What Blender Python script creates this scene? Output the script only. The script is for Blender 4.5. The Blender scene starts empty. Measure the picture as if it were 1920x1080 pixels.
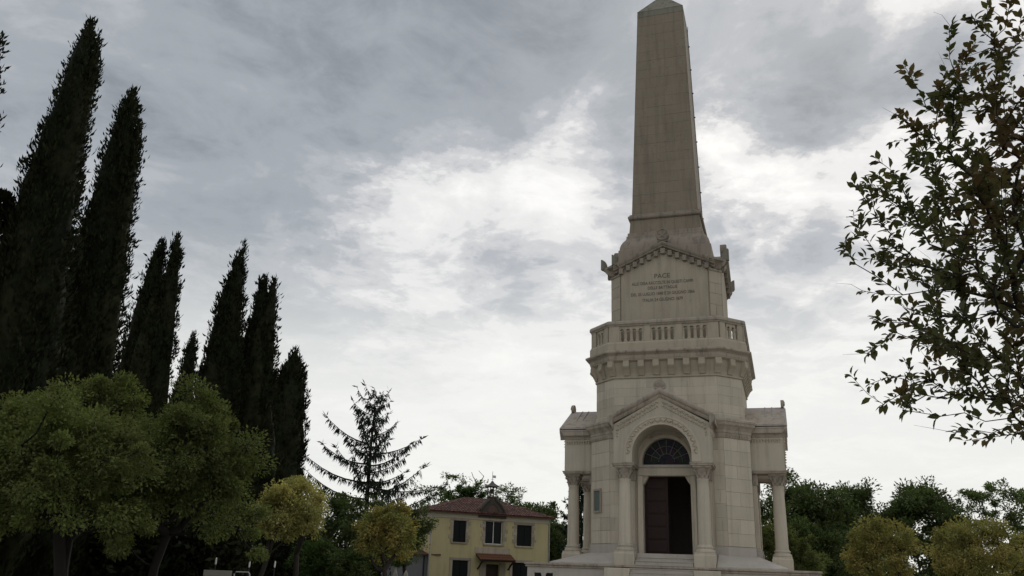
import bpy, math, random
import numpy as np
from mathutils import Matrix, Vector
R = math.radians
sc = bpy.context.scene

# ---------------------------------------------------------------- camera
cam = bpy.data.cameras.new('camera'); cam_o = bpy.data.objects.new('camera', cam); sc.collection.objects.link(cam_o)
PITCH, ROLL = R(18.953), R(2.096)
fw = Vector((0, math.cos(PITCH), math.sin(PITCH))); up0 = Vector((0, -math.sin(PITCH), math.cos(PITCH))); rt0 = Vector((1, 0, 0))
rt = rt0*math.cos(ROLL) + up0*math.sin(ROLL); up = up0*math.cos(ROLL) - rt0*math.sin(ROLL)
m = Matrix((rt, up, -fw)).transposed().to_4x4(); m.translation = Vector((0, 0, 1.6)); cam_o.matrix_world = m
cam.sensor_width = 36; cam.lens = 36*1550/1920; cam.clip_start = 0.05; cam.clip_end = 3000
sc.camera = cam_o

# ---------------------------------------------------------------- sky, sun, exposure
SUN_EL, SUN_AZ = 36.0, 24.0          # azimuth clockwise from +Y
world = bpy.data.worlds.new('World'); sc.world = world; world.use_nodes = True
nt = world.node_tree; nt.nodes.clear()
def wn(t, **k):
    n = nt.nodes.new(t)
    for a, v in k.items(): setattr(n, a, v)
    return n
def wl(a, b): nt.links.new(a, b)
def wmath(op, a, b=None, c=None, clamp=False):
    n = wn('ShaderNodeMath', operation=op, use_clamp=clamp)
    for i, v in enumerate((a, b, c)):
        if v is None: continue
        if isinstance(v, (int, float)): n.inputs[i].default_value = v
        else: wl(v, n.inputs[i])
    return n.outputs[0]
sky = wn('ShaderNodeTexSky', sky_type='NISHITA', sun_disc=False); sky.sun_elevation = R(SUN_EL); sky.sun_rotation = R(SUN_AZ)
tc = wn('ShaderNodeTexCoord'); dirv = tc.outputs['Generated']
sep = wn('ShaderNodeSeparateXYZ'); wl(dirv, sep.inputs[0])
den = wmath('ADD', wmath('MAXIMUM', sep.outputs[2], 0.0), 0.16)
uvx = wmath('DIVIDE', sep.outputs[0], den); uvy = wmath('DIVIDE', sep.outputs[1], den)
comb = wn('ShaderNodeCombineXYZ'); wl(uvx, comb.inputs[0]); wl(uvy, comb.inputs[1])
def wnoise(scale, detail, rough, dist, off, vec=None, lac=2.0):
    mp = wn('ShaderNodeMapping'); mp.inputs['Location'].default_value = off
    wl(vec or comb.outputs[0], mp.inputs[0])
    n = wn('ShaderNodeTexNoise'); n.inputs['Scale'].default_value = scale; n.inputs['Detail'].default_value = detail
    n.inputs['Roughness'].default_value = rough; n.inputs['Distortion'].default_value = dist; n.inputs['Lacunarity'].default_value = lac
    wl(mp.outputs[0], n.inputs['Vector']); return n.outputs[0]
# soft warp of the direction so that cloud masses have ragged edges
wrp = wn('ShaderNodeTexNoise'); wrp.inputs['Scale'].default_value = 3.4; wrp.inputs['Detail'].default_value = 9; wrp.inputs['Roughness'].default_value = .64
wl(comb.outputs[0], wrp.inputs['Vector'])
wsub = wn('ShaderNodeVectorMath', operation='SUBTRACT'); wl(wrp.outputs['Color'], wsub.inputs[0]); wsub.inputs[1].default_value = (.5, .5, .5)
wscl = wn('ShaderNodeVectorMath', operation='SCALE'); wl(wsub.outputs[0], wscl.inputs[0]); wscl.inputs['Scale'].default_value = .26
wadd = wn('ShaderNodeVectorMath', operation='ADD'); wl(dirv, wadd.inputs[0]); wl(wscl.outputs[0], wadd.inputs[1])
wnrm = wn('ShaderNodeVectorMath', operation='NORMALIZE'); wl(wadd.outputs[0], wnrm.inputs[0])
def lobe(d, deg, w):
    n = wn('ShaderNodeVectorMath', operation='DOT_PRODUCT'); wl(wnrm.outputs[0], n.inputs[0]); n.inputs[1].default_value = Vector(d).normalized()
    k = 1/(1-math.cos(R(deg)))
    e = wmath('POWER', 2.718, wmath('MULTIPLY', wmath('SUBTRACT', n.outputs['Value'], 1.0), k))
    return wmath('MULTIPLY', e, w)
CLOUDS = [((-.36,.80,.48),20,-.14), ((-.10,.82,.56),12,-.17), ((.08,.83,.55),7,-.12), ((.40,.765,.50),5.5,-.29), ((.32,.79,.52),5,-.20), ((.22,.82,.53),3,-.06),
          ((-.11,.905,.405),5.5,.25), ((.02,.90,.43),5.5,.23), ((-.19,.92,.34),5,.12), ((.08,.88,.47),4,.10), ((.22,.85,.475),3,.27), ((.36,.84,.41),6.0,.25), ((.29,.855,.43),4,.20), ((.47,.78,.42),6,.14),
          ((.34,.87,.372),2.6,-.22), ((.24,.885,.39),2.2,-.14), ((-.02,.935,.355),3.4,-.14), ((-.30,.86,.40),9,-.12), ((.13,.885,.44),2.6,-.10), ((.47,.70,.56),6,.24), ((-.16,.945,.29),3.5,-.14), ((.02,.92,.38),3,-.05), ((0,.97,.2),14,.20), ((-.5,.75,.42),8,.05)]
acc = wmath('MULTIPLY', wnoise(1.35, 10, .60, .35, (3.1, 1.7, 0)), .55)
acc = wmath('ADD', acc, wmath('MULTIPLY', wnoise(3.6, 10, .60, .6, (7.3, 2.2, 1)), .60))
acc = wmath('ADD', acc, wmath('MULTIPLY', wnoise(9.5, 9, .62, .9, (1.3, 5.2, 2)), .24))
acc = wmath('ADD', acc, -.21)
for d, deg, w in CLOUDS: acc = wmath('ADD', acc, lobe(d, deg, w))
acc = wmath('MULTIPLY_ADD', wmath('SUBTRACT', acc, .47), 1.28, .47)
ramp = wn('ShaderNodeValToRGB'); wl(acc, ramp.inputs[0]); cr = ramp.color_ramp; cr.interpolation = 'EASE'
stops = [(.02, (.225,.246,.270)), (.32, (.345,.372,.398)), (.46, (.43,.45,.475)), (.57, (.58,.582,.59)), (.68, (.755,.75,.74)), (.92, (.915,.905,.88))]
cr.elements[0].position = stops[0][0]; cr.elements[0].color = (*stops[0][1], 1)
cr.elements[1].position = stops[-1][0]; cr.elements[1].color = (*stops[-1][1], 1)
for p, c in stops[1:-1]: e = cr.elements.new(p); e.color = (*c, 1)
# hazier, paler cloud base towards the horizon
hz = wn('ShaderNodeMapRange', interpolation_type='SMOOTHSTEP'); wl(sep.outputs[2], hz.inputs[0]); hz.inputs[1].default_value = .37; hz.inputs[2].default_value = .17; hz.inputs[3].default_value = 0; hz.inputs[4].default_value = .84
hm = wn('ShaderNodeMix', data_type='RGBA'); wl(hz.outputs[0], hm.inputs[0]); wl(ramp.outputs[0], hm.inputs[6]); hm.inputs[7].default_value = (.835, .835, .80, 1)
sc10 = wn('ShaderNodeMix', data_type='RGBA', blend_type='MULTIPLY'); sc10.inputs[0].default_value = 1; wl(hm.outputs[2], sc10.inputs[6]); sc10.inputs[7].default_value = (10.2, 10.2, 10.2, 1)
mix = wn('ShaderNodeMix', data_type='RGBA'); mix.inputs[0].default_value = .95; wl(sky.outputs[0], mix.inputs[6]); wl(sc10.outputs[2], mix.inputs[7])
bg = wn('ShaderNodeBackground'); bg.inputs['Strength'].default_value = .1; wl(mix.outputs[2], bg.inputs['Color'])
wo = wn('ShaderNodeOutputWorld'); wl(bg.outputs[0], wo.inputs['Surface'])

sun = bpy.data.lights.new('sun', 'SUN'); sun.energy = .7; sun.angle = R(22); sun.color = (1, .95, .87)
sun_o = bpy.data.objects.new('sun', sun); sc.collection.objects.link(sun_o)
sd = Vector((math.sin(R(SUN_AZ))*math.cos(R(SUN_EL)), math.cos(R(SUN_AZ))*math.cos(R(SUN_EL)), math.sin(R(SUN_EL))))
sun_o.rotation_euler = sd.to_track_quat('Z', 'Y').to_euler(); sun_o.location = sd*200
vs = sc.view_settings; vs.view_transform = 'Standard'; vs.look = 'None'; vs.gamma = 1; vs.exposure = 0.12; vs.use_curve_mapping = False

# ---------------------------------------------------------------- materials
MATS = {}
class NB:
    def __init__(s, name):
        s.m = bpy.data.materials.new(name); s.m.use_nodes = True; s.t = s.m.node_tree; s.t.nodes.clear()
        s.out = s.n('ShaderNodeOutputMaterial'); MATS[name] = s.m
    def n(s, t, **k):
        x = s.t.nodes.new(t)
        for a, v in k.items(): setattr(x, a, v)
        return x
    def l(s, a, b): s.t.links.new(a, b)
    def noise(s, scale, detail=5, rough=.6, vec=None, stretch=None, dist=0.0):
        n = s.n('ShaderNodeTexNoise'); n.inputs['Scale'].default_value = scale; n.inputs['Detail'].default_value = detail
        n.inputs['Roughness'].default_value = rough; n.inputs['Distortion'].default_value = dist
        v = vec or s.n('ShaderNodeTexCoord').outputs['Object']
        if stretch:
            mp = s.n('ShaderNodeMapping'); mp.inputs['Scale'].default_value = stretch; s.l(v, mp.inputs[0]); v = mp.outputs[0]
        s.l(v, n.inputs['Vector']); return n.outputs[0]
    def rng(s, v, a, b, c, d):
        n = s.n('ShaderNodeMapRange'); s.l(v, n.inputs[0])
        for i, x in enumerate((a, b, c, d)): n.inputs[i+1].default_value = x
        return n.outputs[0]
    def mixc(s, f, a, b, mode='MIX'):
        n = s.n('ShaderNodeMix', data_type='RGBA', blend_type=mode)
        for i, v in ((0, f), (6, a), (7, b)):
            if isinstance(v, (int, float)): n.inputs[i].default_value = v
            elif isinstance(v, tuple): n.inputs[i].default_value = (*v, 1)
            else: s.l(v, n.inputs[i])
        return n.outputs[2]
    def gray(s, v):
        n = s.n('ShaderNodeCombineColor')
        for i in range(3): s.l(v, n.inputs[i])
        return n.outputs[0]
    def bsdf(s, col, rough=.8, bump=None, strength=.3, dist=.02, spec=.3, metal=0.0):
        b = s.n('ShaderNodeBsdfPrincipled')
        if isinstance(col, tuple): b.inputs['Base Color'].default_value = (*col, 1)
        else: s.l(col, b.inputs['Base Color'])
        b.inputs['Roughness'].default_value = rough; b.inputs['Specular IOR Level'].default_value = spec; b.inputs['Metallic'].default_value = metal
        if bump is not None:
            bp = s.n('ShaderNodeBump'); bp.inputs['Strength'].default_value = strength; bp.inputs['Distance'].default_value = dist
            s.l(bump, bp.inputs['Height']); s.l(bp.outputs[0], b.inputs['Normal'])
        s.l(b.outputs[0], s.out.inputs['Surface']); return b

def stone(name, col, stain=(.20, .175, .145), amount=.5, lichen=.25, vary=.10):
    b = NB(name)
    oi = b.n('ShaderNodeObjectInfo').outputs['Random']
    c = b.mixc(b.noise(.9, 6, .65), tuple(x*.86 for x in col), tuple(min(1, x*1.10) for x in col))
    c = b.mixc(1.0, c, b.gray(b.rng(oi, 0, 1, 1-vary, 1+vary)), 'MULTIPLY')
    streak = b.rng(b.noise(1.0, 8, .70, stretch=(3.2, 3.2, .22), dist=.35), .48, .74, 0, amount)
    c = b.mixc(streak, c, stain)
    spots = b.rng(b.noise(6.5, 6, .7), .60, .70, 0, lichen)
    c = b.mixc(spots, c, tuple(x*.45 for x in stain))
    fine = b.noise(45, 4, .7)
    c = b.mixc(.35, c, b.mixc(1.0, c, b.gray(b.rng(fine, .25, .75, .72, 1.2)), 'MULTIPLY'))
    b.bsdf(c, .88, b.noise(18, 6, .7), .35, .012, .2); return b.m
STONE = stone('limestone', (.53, .475, .385), (.24, .205, .165), amount=.50, lichen=.14, vary=.10)
STONE_OB = stone('limestone_weathered', (.256, .218, .170), (.13, .108, .086), .60, .55, .03)
STONE_PED = stone('limestone_upper', (.43, .377, .297), (.20, .172, .138), .55, .26, .05)
STONE_TRIM = stone('limestone_moulding', (.40, .35, .29), (.115, .098, .085), .85, .55, .07)
STONE_TRIM_UP = stone('limestone_upper_moulding', (.30, .258, .212), (.10, .085, .074), .85, .55, .05)
STONE_PALE = stone('limestone_pale', (.47, .43, .385), (.27, .245, .215), .35, .08, .05)
STONE_ROOF = stone('stone_roofing', (.44, .395, .38), (.22, .19, .18), .5, .3, .05)
STONE_TIP = stone('limestone_lichen', (.225, .215, .175), (.07, .07, .065), .85, .6, .05)
STONE_DARK = stone('dark_weathered_stone', (.085, .075, .062), (.035, .031, .027), .7, .5, .1)
STONE_HOUSE = stone('house_stone', (.40, .345, .27), (.17, .14, .11), .6, .4, .2)
def flat(name, col, rough=.7, vary=.15, scale=6, bump=.2, metal=0.0, spec=.3):
    b = NB(name); n = b.noise(scale, 6, .65)
    b.bsdf(b.mixc(n, tuple(x*(1-vary) for x in col), tuple(min(1, x*(1+vary)) for x in col)), rough, b.noise(scale*8, 4, .6), bump, .01, spec, metal); return b.m
MORTAR = flat('mortar', (.33, .29, .225), .95)
PATINA = flat('bronze_patina', (.10, .135, .125), .6, .3, 9)
LETTER = flat('letter_paint', (.13, .113, .094), .8)
DOORWOOD = None
b = NB('door_wood'); c = b.mixc(b.noise(7, 6, .6, stretch=(6, 6, .6)), (.014, .006, .006), (.034, .012, .011)); b.bsdf(c, .6, b.noise(20, 4, .6, stretch=(8, 8, .4)), .4, .01); DOORWOOD = b.m
DARKWOOD = flat('dark_wood', (.03, .018, .014), .6)
b = NB('stained_glass'); vv = b.n('ShaderNodeTexVoronoi'); vv.inputs['Scale'].default_value = 7; b.l(b.n('ShaderNodeTexCoord').outputs['Object'], vv.inputs['Vector'])
b.bsdf(b.mixc(.97, vv.outputs['Color'], (.006, .007, .010)), .45, vv.outputs['Distance'], .5, .02, .15); GLASS = b.m
INNER = flat('interior_plaster', (.20, .18, .15), .9)
IRON = flat('dark_iron', (.03, .03, .03), .5, metal=.3)
LEAD = flat('lead_seam', (.13, .125, .125), .6)
PLASTER = None
b = NB('yellow_plaster'); c = b.mixc(b.noise(.55, 6, .6), (.46, .395, .21), (.56, .485, .28)); st = b.rng(b.noise(1.2, 6, .7, stretch=(2, 2, .3)), .5, .75, 0, .5)
b.bsdf(b.mixc(st, c, (.27, .235, .145)), .9, b.noise(30, 4, .6), .3, .01); PLASTER = b.m
GREYWALL = flat('grey_render', (.19, .19, .20), .9, .12, 2)
b = NB('roof_tile'); c = b.mixc(b.n('ShaderNodeNewGeometry').outputs['Random Per Island'], (.050, .024, .019), (.150, .068, .050)); c = b.mixc(b.rng(b.noise(1.3, 5, .7), .52, .72, 0, .6), c, (.075, .055, .045)); b.bsdf(c, .85, b.noise(30, 3, .6), .3, .01); TILE = b.m
b = NB('awning_tile'); c = b.mixc(b.noise(9, 4, .7), (.10, .045, .028), (.22, .10, .058)); b.bsdf(c, .85); TILE2 = b.m
SHUTTER = flat('shutter_paint', (.012, .014, .014), .6, spec=.12)
PANE = flat('window_pane', (.008, .009, .011), .35, .3, 2, 0, spec=.2)
WHITE = flat('white_paint', (.62, .62, .60), .6, .1)
PALEWOOD = flat('pale_board', (.26, .24, .21), .8, .2)
STEEL = flat('galvanised_steel', (.34, .35, .36), .45, .1, metal=.4)
b = NB('brick_infill'); br = b.n('ShaderNodeTexBrick'); br.inputs['Scale'].default_value = 5
br.inputs['Color1'].default_value = (.085, .055, .045, 1); br.inputs['Color2'].default_value = (.12, .075, .06, 1); br.inputs['Mortar'].default_value = (.11, .095, .08, 1)
b.l(b.n('ShaderNodeTexCoord').outputs['Object'], br.inputs['Vector']); b.bsdf(br.outputs[0], .9); BRICK = b.m
b = NB('bark'); c = b.mixc(b.noise(6, 7, .7, stretch=(4, 4, .7)), (.022, .018, .015), (.070, .058, .048)); b.bsdf(c, .95, b.noise(9, 6, .7, stretch=(4, 4, .8)), .8, .03); BARK = b.m
DARKBARK = flat('dark_bark', (.014, .012, .010), .95, .4, 10, .6)
def leafmat(name, c1, c2, c3=None, trans=.30, patch=.6, gloss=.10):
    b = NB(name); g = b.n('ShaderNodeNewGeometry'); rnd = g.outputs['Random Per Island']
    c = b.mixc(rnd, c1, c2)
    if c3: c = b.mixc(b.rng(b.noise(patch, 3, .5), .42, .62, 0, .85), c, c3)
    c = b.mixc(1.0, c, b.gray(b.rng(b.noise(3.1, 2, .5), .3, .7, .65, 1.3)), 'MULTIPLY')
    d = b.n('ShaderNodeBsdfPrincipled'); b.l(c, d.inputs['Base Color']); d.inputs['Roughness'].default_value = .6; d.inputs['Specular IOR Level'].default_value = gloss
    t = b.n('ShaderNodeBsdfTranslucent'); b.l(b.mixc(1.0, c, (1.25, 1.35, .75), 'MULTIPLY'), t.inputs['Color'])
    ms = b.n('ShaderNodeMixShader'); ms.inputs[0].default_value = trans; b.l(d.outputs[0], ms.inputs[1]); b.l(t.outputs[0], ms.inputs[2]); b.l(ms.outputs[0], b.out.inputs['Surface']); return b.m
L_CYP = leafmat('cypress_foliage', (.010, .0135, .007), (.028, .033, .016), (.023, .025, .0125), trans=.08, gloss=.04)
L_OLIVE = leafmat('privet_foliage', (.088, .115, .038), (.185, .212, .070), (.118, .130, .050))
L_DKOL = leafmat('privet_dark_foliage', (.080, .105, .036), (.168, .192, .064), (.104, .120, .046))
L_YEL = leafmat('yellowing_foliage', (.35, .315, .125), (.52, .46, .18), (.25, .25, .095), patch=.9)
L_ORG = leafmat('orange_tinged_foliage', (.29, .25, .09), (.42, .32, .11), (.20, .22, .08), patch=.9)
L_BRN = leafmat('olive_brown_foliage', (.27, .235, .085), (.37, .305, .11), (.19, .20, .07), patch=.9)
L_DK = leafmat('dark_green_foliage', (.058, .088, .032), (.115, .150, .054), (.066, .082, .034))
L_GRN = leafmat('green_foliage', (.055, .095, .028), (.085, .130, .040), (.045, .070, .024))
L_FEA = leafmat('pale_green_foliage', (.09, .125, .05), (.14, .18, .07))
L_CON = leafmat('conifer_needles', (.022, .034, .022), (.038, .050, .032), trans=.1)
L_NEAR = leafmat('near_leaf', (.045, .055, .020), (.080, .090, .030), (.105, .062, .030), trans=.30, patch=1.1, gloss=.35)
b = NB('ground_grass'); c = b.mixc(b.noise(.4, 6, .6), (.045, .065, .022), (.085, .095, .035)); c = b.mixc(b.rng(b.noise(.06, 4, .5), .45, .6, 0, 1), c, (.20, .18, .15)); b.bsdf(c, .95, b.noise(25, 4, .7), .5, .03); GROUND = b.m
b = NB('gravel'); c = b.mixc(b.noise(40, 4, .7), (.32, .30, .26), (.50, .47, .42)); b.bsdf(c, .95, b.noise(60, 4, .7), .6, .02); GRAVEL = b.m  # brightened so the unseen court bounces light onto the lower monument

# ---------------------------------------------------------------- mesh helpers
def link(o): sc.collection.objects.link(o); return o
def tag(o, label=None, cat=None, group=None, kind=None):
    for k, v in (('label', label), ('category', cat), ('group', group), ('kind', kind)):
        if v: o[k] = v
    return o
def empty(name, loc, rz=0, **k):
    o = link(bpy.data.objects.new(name, None)); o.location = loc; o.rotation_euler = (0, 0, rz); o.empty_display_size = .3; return tag(o, **k)
class MB:
    def __init__(s): s.v = []; s.f = []
    def add(s, v, f):
        o = len(s.v); s.v += [tuple(p) for p in v]; s.f += [tuple(i+o for i in q) for q in f]; return s
    def box(s, x0, x1, y0, y1, z0, z1):
        return s.add([(x0,y0,z0),(x1,y0,z0),(x1,y1,z0),(x0,y1,z0),(x0,y0,z1),(x1,y0,z1),(x1,y1,z1),(x0,y1,z1)],
                     [(3,2,1,0),(4,5,6,7),(0,1,5,4),(1,2,6,5),(2,3,7,6),(3,0,4,7)])
    def loft(s, rings, cap=True, close=True):
        n = len(rings[0]); v = [p for r in rings for p in r]; f = []
        for k in range(len(rings)-1):
            for i in range(n if close else n-1):
                j = (i+1) % n; f.append((k*n+i, k*n+j, (k+1)*n+j, (k+1)*n+i))
        if cap: f += [tuple(reversed(range(n))), tuple(range((len(rings)-1)*n, len(rings)*n))]
        return s.add(v, f)
    def prism(s, poly, y0, y1):                       # polygon in x,z (counter-clockwise seen from -Y) pushed from y0 (front) to y1
        n = len(poly); v = [(x, y0, z) for x, z in poly] + [(x, y1, z) for x, z in poly]
        f = [tuple(range(n)), tuple(range(2*n-1, n-1, -1))] + [(i, i+n, (i+1) % n+n, (i+1) % n) for i in range(n)]
        return s.add(v, f)
    def lathe(s, prof, c=(0, 0), seg=20, cap=True):
        return s.loft([[(c[0]+r*math.cos(2*math.pi*i/seg), c[1]+r*math.sin(2*math.pi*i/seg), z) for i in range(seg)] for r, z in prof], cap)
    def tube(s, pts, rad, seg=6):
        pts = [Vector(p) for p in pts]; rr = rad if isinstance(rad, (list, tuple)) else [rad]*len(pts); rings = []
        for i, p in enumerate(pts):
            t = (pts[min(i+1, len(pts)-1)]-pts[max(i-1, 0)]); t = t.normalized() if t.length > 1e-9 else Vector((0, 0, 1))
            a = t.cross(Vector((0, 0, 1)) if abs(t.z) < .9 else Vector((1, 0, 0))).normalized(); bb = t.cross(a)
            rings.append([tuple(p+(a*math.cos(2*math.pi*k/seg)+bb*math.sin(2*math.pi*k/seg))*rr[i]) for k in range(seg)])
        return s.loft(rings)
    def ball(s, c, rx, ry, rz, seg=8, rings=5):
        v = []; 
        for j in range(1, rings):
            a = math.pi*j/rings
            v.append([(c[0]+rx*math.sin(a)*math.cos(2*math.pi*i/seg), c[1]+ry*math.sin(a)*math.sin(2*math.pi*i/seg), c[2]-rz*math.cos(a)) for i in range(seg)])
        return s.loft(v)
    def bar(s, p, q, w, h, upv=(0, 0, 1)):
        p, q = Vector(p), Vector(q); t = (q-p).normalized(); a = t.cross(Vector(upv)).normalized(); u = a.cross(t)
        r = lambda o: [tuple(o+a*x*w/2+u*z*h/2) for x, z in ((-1,-1),(1,-1),(1,1),(-1,1))]
        return s.loft([r(p), r(q)])
    def mesh(s, name):
        me = bpy.data.meshes.new(name); me.from_pydata(s.v, [], s.f); me.update()
        import bmesh
        bm = bmesh.new(); bm.from_mesh(me); bmesh.ops.recalc_face_normals(bm, faces=bm.faces); bm.to_mesh(me); bm.free(); return me
    def build(s, name, mat, parent=None, smooth=False, bevel=0, **k):
        me = s.mesh(name); me.materials.append(mat)
        if smooth:
            me.polygons.foreach_set('use_smooth', [True]*len(me.polygons)); me.set_sharp_from_angle(angle=R(42))
        o = link(bpy.data.objects.new(name, me)); o.parent = parent
        if bevel:
            bv = o.modifiers.new('bevel', 'BEVEL'); bv.width = bevel; bv.segments = 2; bv.limit_method = 'ANGLE'; bv.angle_limit = R(35)
        return tag(o, **k)
def inst(src, parent, loc=(0, 0, 0), rz=0, name=None):
    o = src.copy(); link(o); o.parent = parent; o.location = loc; o.rotation_euler = (0, 0, rz)
    if name: o.name = name
    return o
def copy_tree(o, parent=None):
    c = o.copy(); link(c); c.parent = parent
    for ch in list(o.children): copy_tree(ch, c)
    return c
def np_mesh(name, V, F, mat, parent=None, smooth=False, **k):
    V = np.ascontiguousarray(V, dtype=np.float32); F = np.ascontiguousarray(F, dtype=np.int32)
    me = bpy.data.meshes.new(name); me.vertices.add(len(V)); me.vertices.foreach_set('co', V.ravel())
    n, kk = F.shape; me.loops.add(n*kk); me.loops.foreach_set('vertex_index', F.ravel())
    me.polygons.add(n); me.polygons.foreach_set('loop_start', np.arange(0, n*kk, kk, dtype=np.int32))
    if smooth: me.polygons.foreach_set('use_smooth', np.ones(n, dtype=bool))
    me.update(calc_edges=True); me.validate(); me.materials.append(mat)
    o = link(bpy.data.objects.new(name, me)); o.parent = parent; return tag(o, **k)

# ---------------------------------------------------------------- ground
MB().add([(-900,-900,0),(900,-900,0),(900,900,0),(-900,900,0)], [(0,1,2,3)]).build('ground', GROUND, kind='structure', label='grassy hilltop ground around the monument', cat='ground')
MB().add([(x*14+8.7, y*14+40, .004) for x, y in ((-1,-2.9),(1.2,-2.9),(1.3,-.6),(1.1,.9),(-.8,.9),(-1.1,-.6))], [(0,1,2,3,4,5)]).build('gravel_path', GRAVEL, kind='structure', label='unseen gravel court in front of the monument, made pale to bounce light', cat='path')

# ================================================================= MONUMENT
M = empty('ossuary_monument', (8.736, 43, 0), -R(18.221), label='tall pale stone ossuary monument with columned porch, balcony and obelisk', cat='monument')
rnd = random.Random(4)
def octo(a, c, z): return [(a,-c,z),(c,-a,z),(c,a,z),(a,c,z),(-a,c,z),(-c,a,z),(-c,-a,z),(-a,-c,z)]
def rings(prof): return [octo(a, c, z) for a, c, z in prof]
def sq(h, z): return [(h,-h,z),(h,h,z),(-h,h,z),(-h,-h,z)]
def arch_pts(hw, zc, n=20): return [(hw*math.cos(math.pi*i/n), zc+hw*math.sin(math.pi*i/n)) for i in range(n+1)]   # right to left over the top

def face_blocks(parent, mat, bl, br, tl, tr, courses, per, gap=.004, depth=.016, joined=False, name='stone_block'):
    """dressed stones on a flat four-sided face, courses from the bottom; each stone its own object (or joined on unseen faces)"""
    bl, br, tl, tr = map(Vector, (bl, br, tl, tr)); nrm = (br-bl).cross(tl-bl).normalized()
    P = lambda u, w: (bl*(1-u)+br*u)*(1-w)+(tl*(1-u)+tr*u)*w
    W = (br-bl).length; H = (tl-bl).length; mbj = MB()
    cuts = [0.0]
    hs = [1+rnd.uniform(-.10, .10) for _ in range(courses)]; tot = sum(hs)
    for h in hs: cuts.append(cuts[-1]+h/tot)
    for k in range(courses):
        n = per if isinstance(per, int) else per[k % len(per)]
        off = (.5 if k % 2 and not isinstance(per, tuple) else 0)
        e = [0.0] + [(i+1-off+rnd.uniform(-.12, .12))/n for i in range(n-(0 if off else 1))] + [1.0]
        e = [x for x in e if 0 <= x <= 1]
        for i in range(len(e)-1):
            if e[i+1]-e[i] < .03: continue
            gu, gw = gap/W, gap/H; u0, u1, w0, w1 = e[i]+gu, e[i+1]-gu, cuts[k]+gw, cuts[k+1]-gw
            d = nrm*(depth+rnd.uniform(-.003, .003)); ch = .010
            cu, cw = ch/W, ch/H; base = [P(u0,w0), P(u1,w0), P(u1,w1), P(u0,w1)]
            mid = [p+d*.6 for p in base]; topf = [P(u0+cu,w0+cw)+d, P(u1-cu,w0+cw)+d, P(u1-cu,w1-cw)+d, P(u0+cu,w1-cw)+d]
            mb = mbj if joined else MB()
            mb.loft([base, mid, topf])
            if not joined: mb.build(name, mat, parent)
    if joined: mbj.build(name+'s', mat, parent, kind='stuff')

# --- terrace and stairs
ter = MB().loft([[(x,y,z) for x,y in ((-6.1,-5.7),(6.35,-5.7),(6.35,6.0),(-6.1,6.0))] for z in (0.0, 1.86)]).build('terrace', STONE_PALE, M)
capp = []
for g, z in ((.0,1.862),(.07,1.88),(.09,1.93),(.05,1.95),(.12,1.98),(.13,2.05),(.0,2.06)):
    capp.append([(-6.1-g,-5.7-g,z),(6.35+g,-5.7-g,z),(6.35+g,6.0+g,z),(-6.1-g,6.0+g,z)])
MB().loft(capp).build('coping', STONE_TRIM, ter)
for x0 in (-5.75,):                                    # paired basement openings with a carved divider
    for k in range(2): MB().box(x0+k*.50, x0+k*.50+.36, -5.708, -5.70, .9, 1.62).build('basement_opening', PANE, ter)
    MB().prism([(x0-.12,.8),(x0+1.0,.8),(x0+1.0,.88),(x0-.12,.88)], -5.78, -5.69).build('sill', STONE_PALE, ter)
    MB().prism([(x0+.36,.88),(x0+.50,.88),(x0+.50,1.45),(x0+.56,1.62),(x0+.30,1.62),(x0+.36,1.45)], -5.77, -5.69).build('divider', STONE_PALE, ter)
    MB().prism([(x0-.10,.88),(x0,.88),(x0,1.70),(x0-.10,1.70)], -5.75, -5.69).build('jamb', STONE_PALE, ter)
    MB().prism([(x0+.86,.88),(x0+.96,.88),(x0+.96,1.70),(x0+.86,1.70)], -5.75, -5.69).build('jamb', STONE_PALE, ter)
st = MB().box(-1.27, 1.27, -4.75, -3.0, 2.055, 2.60).build('porch_floor', STONE_PALE, M)
stairs = empty('stairs', (0, 0, 0)); stairs.parent = M
for i in range(1, 16):
    zt = 2.60-.165*i; yf = -4.75-.30*i; hw = 1.265 if i < 4 else 1.36
    MB().box(-hw, hw, yf, yf+.42, max(0, zt-.165), zt-.035).box(-hw, hw, yf-.03, yf+.42, zt-.033, zt).build('step', STONE_PALE, stairs, bevel=.008)
for sx in (-1, 1):
    a, c_ = sorted((sx*1.37, sx*2.45))
    MB().box(a, c_, -6.35, -5.84, 0, 1.93).build('stair_pier', STONE, M, bevel=.02)

# --- sloped stone washes in the four re-entrant corners
for k in range(4):
    w = MB(); A, B, Cc, E_, G = (-2.24,-3.86,2.66), (-3.86,-2.24,2.66), (-2.24,-5.2,2.12), (-5.2,-5.2,2.12), (-5.2,-2.24,2.12)
    low = lambda p: (p[0], p[1], 2.062)
    w.add([A,B,Cc,E_,G]+[low(p) for p in (A,B,Cc,E_,G)], [(0,2,3),(0,3,1),(1,3,4),(2,7,8,3),(3,8,9,4),(0,5,7,2),(4,9,6,1),(1,6,5,0)])
    o = w.build('sloped_plinth', STONE_PALE, M); o.rotation_euler.z = k*math.pi/2

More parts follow.
